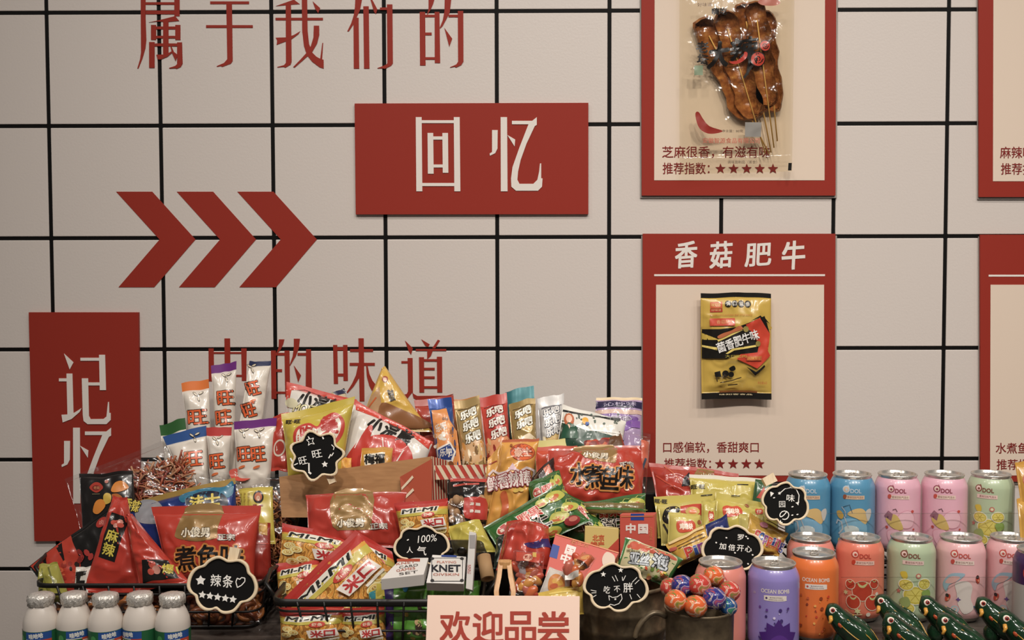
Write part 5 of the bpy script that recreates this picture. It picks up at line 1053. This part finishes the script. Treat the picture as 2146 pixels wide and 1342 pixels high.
def art_pink(a):
    logo(a, '#8a4250', 0, '#d4bcae', '#b8483e'); a.blob([(2,48),(14,44),(24,54),(20,68),(6,70),(-2,58)], '#c98a9c'); a.blob([(2.8,48.6),(14,45),(23,54.4),(19.4,67.2),(6.4,69),(-1,58)], '#d9abb8'); a.blob([(-16,76),(-4,72),(8,78),(6,92),(-10,94)], '#c98a9c'); a.blob([(-15,76.8),(-4,73),(7,78.6),(5.2,91.2),(-9.4,93)], '#d4a2b2')
    a.blob([(-18,58),(-6,50),(2,58),(6,72),(-8,70)], '#c2a45a'); a.line([(-14,46),(-20,54),(-10,60),(-8,50),(-14,46)], .7, '#8a5a6a')
    for x, y, r in ((20,46,2.4), (-16,70,2.2), (14,84,2.0), (22,72,1.6)): a.blob([(x-r, y-r*.3), (x, y-r), (x+r, y-r*.2), (x, y+r)], '#b8433a')
    a.ell(8, 90, 5, 3.4, '#c98a94', -20); a.line([(-8,44),(-4,42),(-2,46)], 1, '#4a2a34')
def art_green(a):
    logo(a, '#7a4a3a', 2, '#d4b8ae', None, '#7a3a38')
    a.blob([(-14,40),(-6,38),(-4,46),(-10,48)], '#c2ac2e'); a.ell(10, 43, 3.6, 3.6, '#b06a5a'); a.ell(10, 43, 2, 2, '#c9c4a0'); a.star(-16, 66, 4, '#b0645a'); a.star(-14, 88, 4, '#b0524a')
    for x, y, r, q in ((6,70,15,12), (-6,56,9,7), (18,54,8,7), (-4,88,9,7), (20,86,8,7)):
        a.ell(x, y, r+1.2, q+1.2, '#d4cfb8'); a.ell(x, y, r, q, '#bfae3a'); a.ell(x, y, r*.8, q*.8, '#cfc05a')
        for k in range(3): a.line([(x-r*.7*math.cos(k*1.05), y-q*.7*math.sin(k*1.05)), (x+r*.7*math.cos(k*1.05), y+q*.7*math.sin(k*1.05))], .7, '#a8982e')
    a.blob([(-14,78),(-4,72),(0,82),(-8,88)], '#8d9a5a'); a.blob([(14,64),(24,62),(26,70),(18,74)], '#7f9a4a')
def art_mew(a):
    logo(a, '#b84a40', 3, '#d8c4b8', '#b8443a')
    a.blob([(-6,54),(8,50),(16,58),(14,74),(18,88),(6,96),(-2,84),(-4,68)], '#cfc2be'); a.blob([(-24,58),(-12,42),(6,40),(-2,50),(-14,58),(-18,68)], '#8fa9b8'); a.blob([(-20,56),(-12,46),(0,45),(-8,54)], '#cf9f9a')
    for x, y, r in ((24,48,-10), (-16,76,30), (26,92,-25)): a.ell(x, y, 3.2, 6, '#b8402e', r); a.ell(x-.6, y-3, 2.6, 2.6, '#2a2022', r); a.ell(x+1, y+2, 1.2, 1.8, '#d08a6a', r)
    a.star(-2, 76, 3.6, '#6a4a8a', k=4); a.ell(-6, 90, 5, 5, '#9fb3bd'); a.ell(-6, 90, 3.4, 3.4, '#cfa8a2'); a.ell(-6, 90, 1.8, 1.8, '#8fa6b2'); a.line([(18,84),(24,94)], 1.6, '#3a5a7a'); a.line([(21,82),(27,90)], 1.6, '#3a5a7a')
def art_coral(a):
    logo(a, '#b03c2e', 5, '#d8b4a4', '#b83a24')
    for x, y, r in ((4,64,13), (-8,80,9), (18,80,10), (-12,56,6), (20,54,6)):
        a.ell(x, y, r+1, r*1.02+1, '#d8bfa8'); a.ell(x, y, r, r*1.02, '#b23a24'); a.blob([(x-r*.5,y-r*.9),(x,y-r*.6),(x+r*.6,y-r),(x+r*.2,y-r*.4),(x-r*.3,y-r*.45)], '#b9b57a')
    a.star(-2, 92, 5, '#c4c08c', k=6, inner=.5); a.ell(12, 96, 3, 3, '#d4c8ba'); a.ell(24, 68, 2.4, 2.4, '#d4c8ba'); a.star(-18, 68, 4, '#c4c08c', k=6, inner=.5); a.line([(-18,92),(-8,98),(4,96)], 1.4, '#c9b58a')
def ocean(col, acc, pill):
    def f(a):
        a.text('OCEAN BOMB', 6, 25.5, 36, 5, '#ddd2c4', bold=.02)
        a.blob([(-8,33),(-6,31),(18,31),(20,33),(20,35.5),(18,37.5),(-6,37.5),(-8,35.5)], '#d6ccc2'); a.ell(-5, 34.2, 1.4, 1.4, pill); a.text('海洋系列气泡水', 7, 33.3, 16, 1.7, '#4a3a4a'); a.text('SPARKLING WATER', 7, 35.8, 18, 1.3, '#5a4a5a')
        a.text('330', -22, 30, 4, 3, '#b9aab4'); g = random.Random(3)
        for i in range(26):
            x, y, r = g.uniform(-16, 26), g.uniform(46, 96), g.choice([.5, .7, 1.0, 1.6, 2.2]); a.ell(x, y, r, r*1.1, acc[i % len(acc)], n=10)
    return f
def place(e, px, d, z, label, rz):
    x = P(px, 1000, d).x; e.location = (x, d, z); e.rotation_euler.z = R(rz); e['label'] = label; e['category'] = 'can'; e['group'] = 'drink cans'
rz_of = lambda px: -math.degrees(math.atan((px-1073)/F))
blue = can('#4b87a8', art_blue); pink = can('#d3a0b0', art_pink); grn_ = can('#a3b392', art_green); mew = can('#d6a4a6', art_mew); coral = can('#d27058', art_coral); salmon = can('#d27e70', lambda a: art_coral(a)); orange = can('#d86a24', ocean('', ['#c23a1e', '#e0a04a', '#b8542a', '#8a3a1e'], '#b8402e')); lilac = can('#8579b8', lambda a: (ocean('', ['#4a2a78', '#cfc4dc', '#5f3a8a', '#3d2a6a'], '#4a3a6a')(a), a.star(10, 92, 26, '#43206e', k=11, inner=.74, ry=32), a.blob([(0,88),(12,80),(24,90),(20,106),(4,106)], '#522a80')))
purp = can(M('#3a1f4e', r=.3, coat=.35), lambda a: (a.ell(-14, 24, 6, 9, '#b8352e'), a.ell(-14, 24, 3, 5, '#3a1f4e')), lower=M('#a39e98', r=.35))
ZB, ZM = TZ+.074, TZ+.0015
place(blue, 1693, 1.60, ZB, 'blue drink can in the far row, half hidden by the swirl chalkboard', rz_of(1693))
place(dup(blue), 1786, 1.60, ZB, 'blue drink can in the far row, beside the pink ones', rz_of(1786))
place(pink, 1881, 1.60, ZB, 'pink drink can in the far row, next to the blue can', rz_of(1881)+4)
place(dup(pink), 1979, 1.60, ZB, 'pink drink can in the far row, next to the pale green can', rz_of(1979)+2)
place(grn_, 2077, 1.60, ZB, 'pale green drink can at the end of the far row', rz_of(2077)-14)
place(salmon, 1700, 1.515, ZM, 'salmon drink can mostly hidden behind the orange can', rz_of(1700)+180)
place(coral, 1804, 1.515, ZM, 'coral red drink can in the middle row with a pale burst print', rz_of(1804))
place(dup(grn_), 1912, 1.515, ZM, 'pale green drink can in the middle row, between coral and pink', rz_of(1912))
place(mew, 2016, 1.515, ZM, 'pale pink drink can with strawberries in the middle row, fully in view', rz_of(2016))
place(dup(mew), 2122, 1.515, ZM, 'pale pink drink can with strawberries cut by the frame edge', rz_of(2122)-4)
place(dup(salmon), 1511, 1.392, TZ, 'salmon pink drink can behind the mug of lollipops', rz_of(1511)+150)
place(lilac, 1623, 1.388, TZ, 'lilac drink can with white capital lettering, at the front', rz_of(1623)-6)
place(orange, 1707, 1.438, TZ, 'bright orange drink can with white capital lettering, right behind the lilac one', rz_of(1707)-4)
place(purp, 2182, 1.43, TZ+.006, 'dark purple and grey can cut off by the frame edge', rz_of(2182))
# wire riser and clear guards
rk = empty('wire_riser', (P(1900, 1000, 1.6).x, 1.6, TZ)); tag(rk, 'black wire riser holding up the far row of cans', 'riser')
x0, x1 = P(1640, 1000, 1.6).x, P(2160, 1000, 1.6).x
mb = MB()
for i in range(24): x = x0+(x1-x0)*i/23; tube(mb, [(x, 1.562, ZB-.0022), (x, 1.64, ZB-.0022)], .0014, wire, 6)
mb.build('wire_shelf', rk)
for y in (1.562, 1.64):
    mb = MB(); tube(mb, [(x0, y, ZB-.0050), (x1, y, ZB-.0050)], .0022, wire, 8); tube(mb, [(x0, y, ZB-.030), (x1, y, ZB-.030)], .0016, wire, 8); tube(mb, [(x0, y, ZB-.048), (x1, y, ZB-.048)], .0016, wire, 8); mb.build('side_rail', rk)
for x in (x0, (x0+x1)/2, x1):
    for y in (1.562, 1.64): mb = MB(); tube(mb, [(x, y, TZ), (x, y, ZB-.004)], .0022, wire, 8); mb.build('leg', rk)
acr = film('clear_acrylic', (.98, .99, .98), .012, .03); edge = film('acrylic_edge', (.95, .95, .94), .30, .2)
for d, ya, xa, xb, zb, lab in ((1.555, 1077, 1735, 2170, ZB-.002, 'clear acrylic guard in front of the far row of cans'), (1.476, 1211, 1765, 2170, TZ, 'clear acrylic guard in front of the middle row of cans')):
    zt = P(1900, ya, d).z; mb = MB(); box_mesh(mb, (P(xa, 1000, d).x, d-.0007, zb), (P(xb, 1000, d).x, d+.0007, zt), acr); o = mb.build('acrylic_guard'); tag(o, lab, 'guard')
    mb = MB(); box_mesh(mb, (P(xa, 1000, d).x, d-.0007, zt), (P(xb, 1000, d).x, d+.0007, zt+.0006), edge); mb.build('polished_edge', o)
pouch('snack_packet', 'amber packet at the frame edge, leaning on the lower right poster', 'snack', [(2126,972),(2215,945),(2215,1060),(2140,1066)], '#b5852e', lambda a: a.blob([(2140,1000),(2175,990),(2180,1020),(2145,1025)], '#a8522a'), d=1.56, seal=(.06, .03), puff=.012, n=(20, 20))
pouch('snack_packet', 'amber packet at the frame edge, standing below the leaning one', 'snack', [(2131,1046),(2215,1025),(2215,1160),(2140,1165)], '#b88a34', lambda a: a.blob([(2142,1075),(2175,1068),(2178,1095),(2146,1098)], '#a8522a'), d=1.535, seal=(.06, .03), puff=.012, n=(20, 20))

# ------------------------------------------------------------------ bucket, mug and lollipops
iron = pattern('aged_iron', [(.3, '#574b3a'), (.6, '#776850'), (.8, '#937f5e')], 'noise', scale=70, r=.42, met=.5, bump=.1)
c = P(1300, 1215, 1.425); zr = c.z; h = zr-TZ
bk = MB(); Rb = .0635
lathe(bk, [(Rb*.86, 0), (Rb*.88, .002), (Rb*.93, h*.25), (Rb*.955, h*.27), (Rb*.955, h*.33), (Rb*.94, h*.35), (Rb*.965, h*.55), (Rb*.98, h*.57), (Rb*.98, h*.62), (Rb*.968, h*.64), (Rb*.985, h-.004), (Rb*1.02, h-.003), (Rb*1.03, h), (Rb*1.01, h+.002), (Rb*.965, h), (Rb*.95, h-.006), (Rb*.9, .01), (.001, .008)], iron, 56, cap=(True, True))
bko = bk.build('metal_bucket', origin=(0, 0, 0)); bko.location = (c.x, 1.425, TZ); tag(bko, 'dark ribbed metal bucket with snacks, behind the chalkboard with rays', 'bucket')
for s in (-1, 1):
    mb = MB(); tube(mb, [(s*Rb*.97, -.014, h*.8), (s*(Rb+.012), -.012, h*.72), (s*(Rb+.017), 0, h*.66), (s*(Rb+.012), .012, h*.72), (s*Rb*.97, .014, h*.8)], .002, iron, 8); mb.build('handle', bko, local=True)
mc = P(1466, 1273, 1.292); zr = mc.z; h = zr-TZ; Rm = .0415
mb = MB(); lathe(mb, [(Rm*.93, 0), (Rm*.95, .002), (Rm*.96, h*.5), (Rm*.975, h-.003), (Rm*1.01, h-.0015), (Rm*1.02, h), (Rm*1.0, h+.0012), (Rm*.955, h), (Rm*.93, h-.006), (Rm*.9, .006), (.001, .005)], iron, 56, cap=(True, True))
mug = mb.build('metal_mug', origin=(0, 0, 0)); mug.location = (mc.x, 1.292, TZ); tag(mug, 'dark metal mug full of foil wrapped lollipops', 'mug')
mb = MB(); tube(mb, smooth([(-Rm*.97, -.004, h-.010), (-Rm-.014, -.006, h-.005), (-Rm-.030, -.008, h-.018), (-Rm-.036, -.008, h-.038), (-Rm-.024, -.006, h-.058), (-Rm*.95, -.003, h-.064)], 4, False), .0032, iron, 10, flat=1.3); mb.build('handle', mug, local=True)
def wrapmat(name, c1, c2, c3): return pattern(name, [(.34, c3), (.42, c1), (.52, c1), (.56, '#cdb9a6'), (.60, c2), (.70, c3)], 'noise', scale=70, r=.16, detail=1.6, dist=1.0)
W1, W2, W3, W4 = wrapmat('orange_wrap', '#cf5a22', '#d98a3a', '#3f7a34'), wrapmat('blue_wrap', '#2a3078', '#4a3a94', '#a8483e'), wrapmat('berry_wrap', '#b8382e', '#c9604a', '#4a7a34'), wrapmat('teal_wrap', '#1f4a7e', '#2a6a74', '#3f8a4a')
kinds = {W1: 'orange', W2: 'blue', W3: 'red', W4: 'teal blue'}
g = random.Random(8)
for x, y, d, r, mt, lb in ((1416,1259,1.262,.0118,W1,'at the left rim of the mug'), (1458,1271,1.256,.0118,W1,'with green leaf print at the front of the mug'), (1497,1255,1.262,.0122,W2,'with a red patch, front right in the mug'), (1529,1240,1.285,.0115,W3,'with yellow specks, right side of the mug'),
    (1430,1228,1.290,.0120,W2,'left in the mug, above the orange ones'), (1466,1227,1.284,.0125,W3,'shaped like a strawberry, middle of the heap'), (1496,1208,1.302,.0112,W1,'on top of the heap'), (1404,1232,1.302,.0105,W3,'peeking out at the left of the heap'), (1524,1272,1.272,.0105,W4,'low at the right rim'), (1505,1226,1.316,.0112,W3,'behind the top orange one'), (1450,1248,1.305,.011,W4,'deep in the middle of the heap')):
    mb = MB(); c = P(x, y, d); sd = g.uniform(0, 50)
    ball(mb, (0, 0, 0), r*1.13, mt, 14, (1, 1, .95), None, lambda q: .05*noise.noise(q*2.2+Vector((sd, 0, 0)))+.02*noise.noise(q*7+Vector((0, sd, 0))))
    o = mb.build('lollipop', origin=(0, 0, 0)); o.location = c; tag(o, 'foil wrapped %s lollipop ball %s' % (kinds[mt], lb), 'lollipop', 'lollipops in the metal mug')
    mb = MB(); up = Vector((g.uniform(-.6, .6), 1, g.uniform(-.7, .1))).normalized(); sx = up.cross(Vector((0, 1, 0))).normalized(); sy = sx.cross(up); V = []; n = 12
    for k, (rr, hh) in enumerate(((.003, .9), (.002, 1.12), (.0045, 1.38))): V += [up*r*hh+(sx*math.cos(2*math.pi*i/n)+sy*math.sin(2*math.pi*i/n))*rr*(1+(.25 if (i % 2 and k == 2) else 0)) for i in range(n)]
    mb.add(V, [[q*n+i, q*n+(i+1) % n, (q+1)*n+(i+1) % n, (q+1)*n+i] for q in range(2) for i in range(n)], M('#5a8a44', r=.25) if mt in (W1, W3) else mt); mb.build('twisted_wrapper', o, local=True)

# ------------------------------------------------------------------ white drink bottles
milk = M('#c9c0b6', r=.28, coat=.3); lid = M('#cbc6be', r=.24, met=.45, bump=.8, scale=350); g_ = M('#1d5a34', r=.35); navy = M('#1f4a8e', r=.35)
H = .0775; Rr = .0216
bt = empty('yogurt_drink_bottle')
mb = MB(); lathe(mb, [(Rr*.9, 0), (Rr, .003), (Rr, .036), (Rr*1.0, .0385), (Rr*.995, .043), (Rr*.95, .049), (Rr*.80, .0565), (Rr*.67, .0615), (Rr*.60, .064), (Rr*.60, .066)], milk, 40, cap=(True, True)); mb.build('bottle_body', bt, local=True)
mb = MB(); wob = lambda a, z: .05*math.sin(a*13+z*1400)+.035*math.sin(a*5)+.03*math.sin(a*23+z*500)
lathe(mb, [(Rr*.66, .0635), (Rr*.70, .0645), (Rr*.72, .068), (Rr*.74, .0695), (Rr*.73, .073), (Rr*.66, .0758), (Rr*.4, .0772), (.0006, .0776)], lid, 44, cap=(False, True), wob=wob); mb.build('foil_lid', bt, local=True)
mb = MB(); lathe(mb, [(Rr*1.012, .003), (Rr*1.014, .037)], g_, 40)
def fmb(x, y, L): a = x/1000/Rr; r = Rr*1.016+.00004*L; return Vector((r*math.sin(a), -r*math.cos(a), .037-y/1000))
a = Art(mb, fmb, 2.5); a.rect(-10, .6, 22, 9, navy); a.text('哇哈哈', 3, 4.6, 17, 5.6, '#d4d4cc', bold=.05, rot=-6); a.rect(9, 9, 22, 20, '#b83f26'); a.rect(-10, 9, 9, 10, '#c9c9bd'); a.text('AD', -1, 16, 12, 9, '#d0d0c6', bold=.05); a.ell(-17, 10, 4, 5, '#3f8a4a'); a.text('钙奶', 14, 15, 9, 7, '#d9cfc0', bold=.04); a.text('饮料', -1, 26, 12, 6, '#c4c4b8')
mb.build('printed_label', bt, local=True)
wb = [(86, -25, 'leftmost white drink bottle in the front row'), (153, 0, 'second white drink bottle from the left in the front row'), (222, 2, 'middle white drink bottle in the front row'), (292, -55, 'fourth white drink bottle from the left, its label turned aside'), (362, 0, 'rightmost white drink bottle, beside the five star chalkboard')]
for i, (x, rz, lb) in enumerate(wb):
    o = bt if i == 0 else dup(bt)
    o.location = (P(x, 1300, 1.358).x, 1.358+(.004 if i % 2 else 0), TZ); o.rotation_euler.z = R(rz+rz_of(x)); o.scale = (1, 1, 1.075); tag(o, lb, 'bottle', 'white drink bottles')

# ------------------------------------------------------------------ parrot figures
pg = pattern('parrot_glaze', [(.35, '#0f2416'), (.6, '#17351f'), (.8, '#20472a')], 'noise', scale=90, r=.12)
pr = empty('parrot_figurine')
ax = [Vector(p) for p in ((-.004, .004, .046), (.001, .001, .0445), (.006, -.002, .040), (.013, -.006, .033), (.021, -.011, .026), (.030, -.017, .020), (.038, -.022, .0135), (.046, -.027, .0075), (.051, -.030, .0035))]
mb = MB(); tube(mb, [Vector(q) for q in smooth([tuple(v) for v in ax], 3, False)], [x for x in [p[0] for p in smooth([(r_, 0, 0) for r_ in (.0070, .0108, .0112, .0135, .0152, .0145, .0108, .0064, .0022)], 3, False)]], pg, 18); mb.build('bird_body', pr, local=True)
wg = M('#12301d', r=.12, coat=.5); stripe = [M('#b58a2e', r=.2), M('#1f4a8a', r=.2), M('#a8441f', r=.2)]
def on_body(t, ang, k=1.0):
    i = min(int(t), len(ax)-2); f = t-i; p = ax[i].lerp(ax[i+1], f); d = (ax[i+1]-ax[i]).normalized(); rr = (.0070, .0108, .0112, .0135, .0152, .0145, .0108, .0064, .0022); r = (rr[i]+(rr[i+1]-rr[i])*f)*k
    s = d.cross(Vector((0, 0, 1))).normalized(); q = s.cross(d)
    return p+(s*math.cos(ang)+q*math.sin(ang))*r
for sd, a0 in ((1, math.pi), (-1, 0)):
    mb = MB(); rt = Matrix.Rotation(R(-31), 3, 'Z') @ Matrix.Rotation(R(33), 3, 'Y'); ball(mb, on_body(4.2, a0+sd*-.35, .80), .0105, wg, 10, (1.9, .45, .9), rt); w0 = mb.build('wing', pr, local=True)
    mb = MB()
    for j, an in enumerate((-.15, -.45, -.8)): tube(mb, [on_body(t, a0+sd*(an), 1.10) for t in (3.0, 3.8, 4.6, 5.4, 6.2, 6.9)], .0006, stripe[j % 2], 6)
    mb.build('wing_stripe', w0, local=True)
    mb = MB(); ball(mb, on_body(2.9, a0+sd*-.05, 1.0), .0034, stripe[2], 8, (1.2, .6, .8), rt); mb.build('shoulder_spot', pr, local=True)
    ec = on_body(1.0, a0+sd*-.55, .93); ed = (ec-on_body(1.0, a0+sd*-.55, .2)).normalized(); q = ed.to_track_quat('Z', 'Y').to_matrix()
    mb = MB(); ball(mb, ec, .0040, M('#cfc8b8', r=.15), 10, (1, 1, .35), q); e = mb.build('eye', pr, local=True)
    mb = MB(); ball(mb, ec+ed*.0011, .0024, M('#8a1f14', r=.12), 10, (1, 1, .4), q); ball(mb, ec+ed*.0020, .0012, M('#120c0a', r=.1), 8, (1, 1, .4), q); mb.build('iris', e, local=True)
mb = MB(); tube(mb, [(-.0035, -.0095, .0425), (-.0040, -.0122, .0395), (-.0052, -.0125, .0355), (-.0060, -.0112, .0345)], [.0022, .0025, .0018, .0004], M('#c98f2e', r=.18), 10); mb.build('beak', pr, local=True)
mb = MB(); ball(mb, on_body(3.0, math.pi*1.22, .86), .0062, M('#b8481f', r=.15), 10, (.7, .55, 1.1)); ball(mb, on_body(3.1, math.pi*1.22, 1.0), .0036, M('#c9962e', r=.15), 8, (.6, .5, 1.1)); mb.build('breast_patch', pr, local=True)
mb = MB(); box_mesh(mb, (.002, -.014, 0), (.022, .002, .004), pg, .0015); ball(mb, (.011, -.006, .014), .0125, pg, 10, (.8, .8, 1.0)); mb.build('foot_base', pr, local=True)
pw = [(1742,1303,1.385,'green glazed parrot figurine in front of the orange can'), (1846,1270,1.425,'green glazed parrot figurine in front of the coral can, standing furthest back'), (1938,1278,1.418,'green glazed parrot figurine in front of the pale green can, back row'), (2056,1281,1.413,'green glazed parrot figurine in front of the strawberry can, back row'), (1862,1328,1.345,'green glazed parrot figurine cut by the frame bottom, below the coral can'), (1974,1330,1.345,'green glazed parrot figurine cut by the frame bottom, below the pale green can'), (2104,1318,1.352,'green glazed parrot figurine cut by the frame bottom, nearest the frame corner')]
for i, (x, y, d, lb) in enumerate(pw):
    o = pr if i == 0 else dup(pr); c = P(x, y, d); o.location = (c.x, d, TZ); o.scale = (1.12,)*3; o.rotation_euler.z = R((0, -12, 4, -2, 3, 6, 0)[i]); tag(o, lb, 'figurine', 'green parrot figurines')
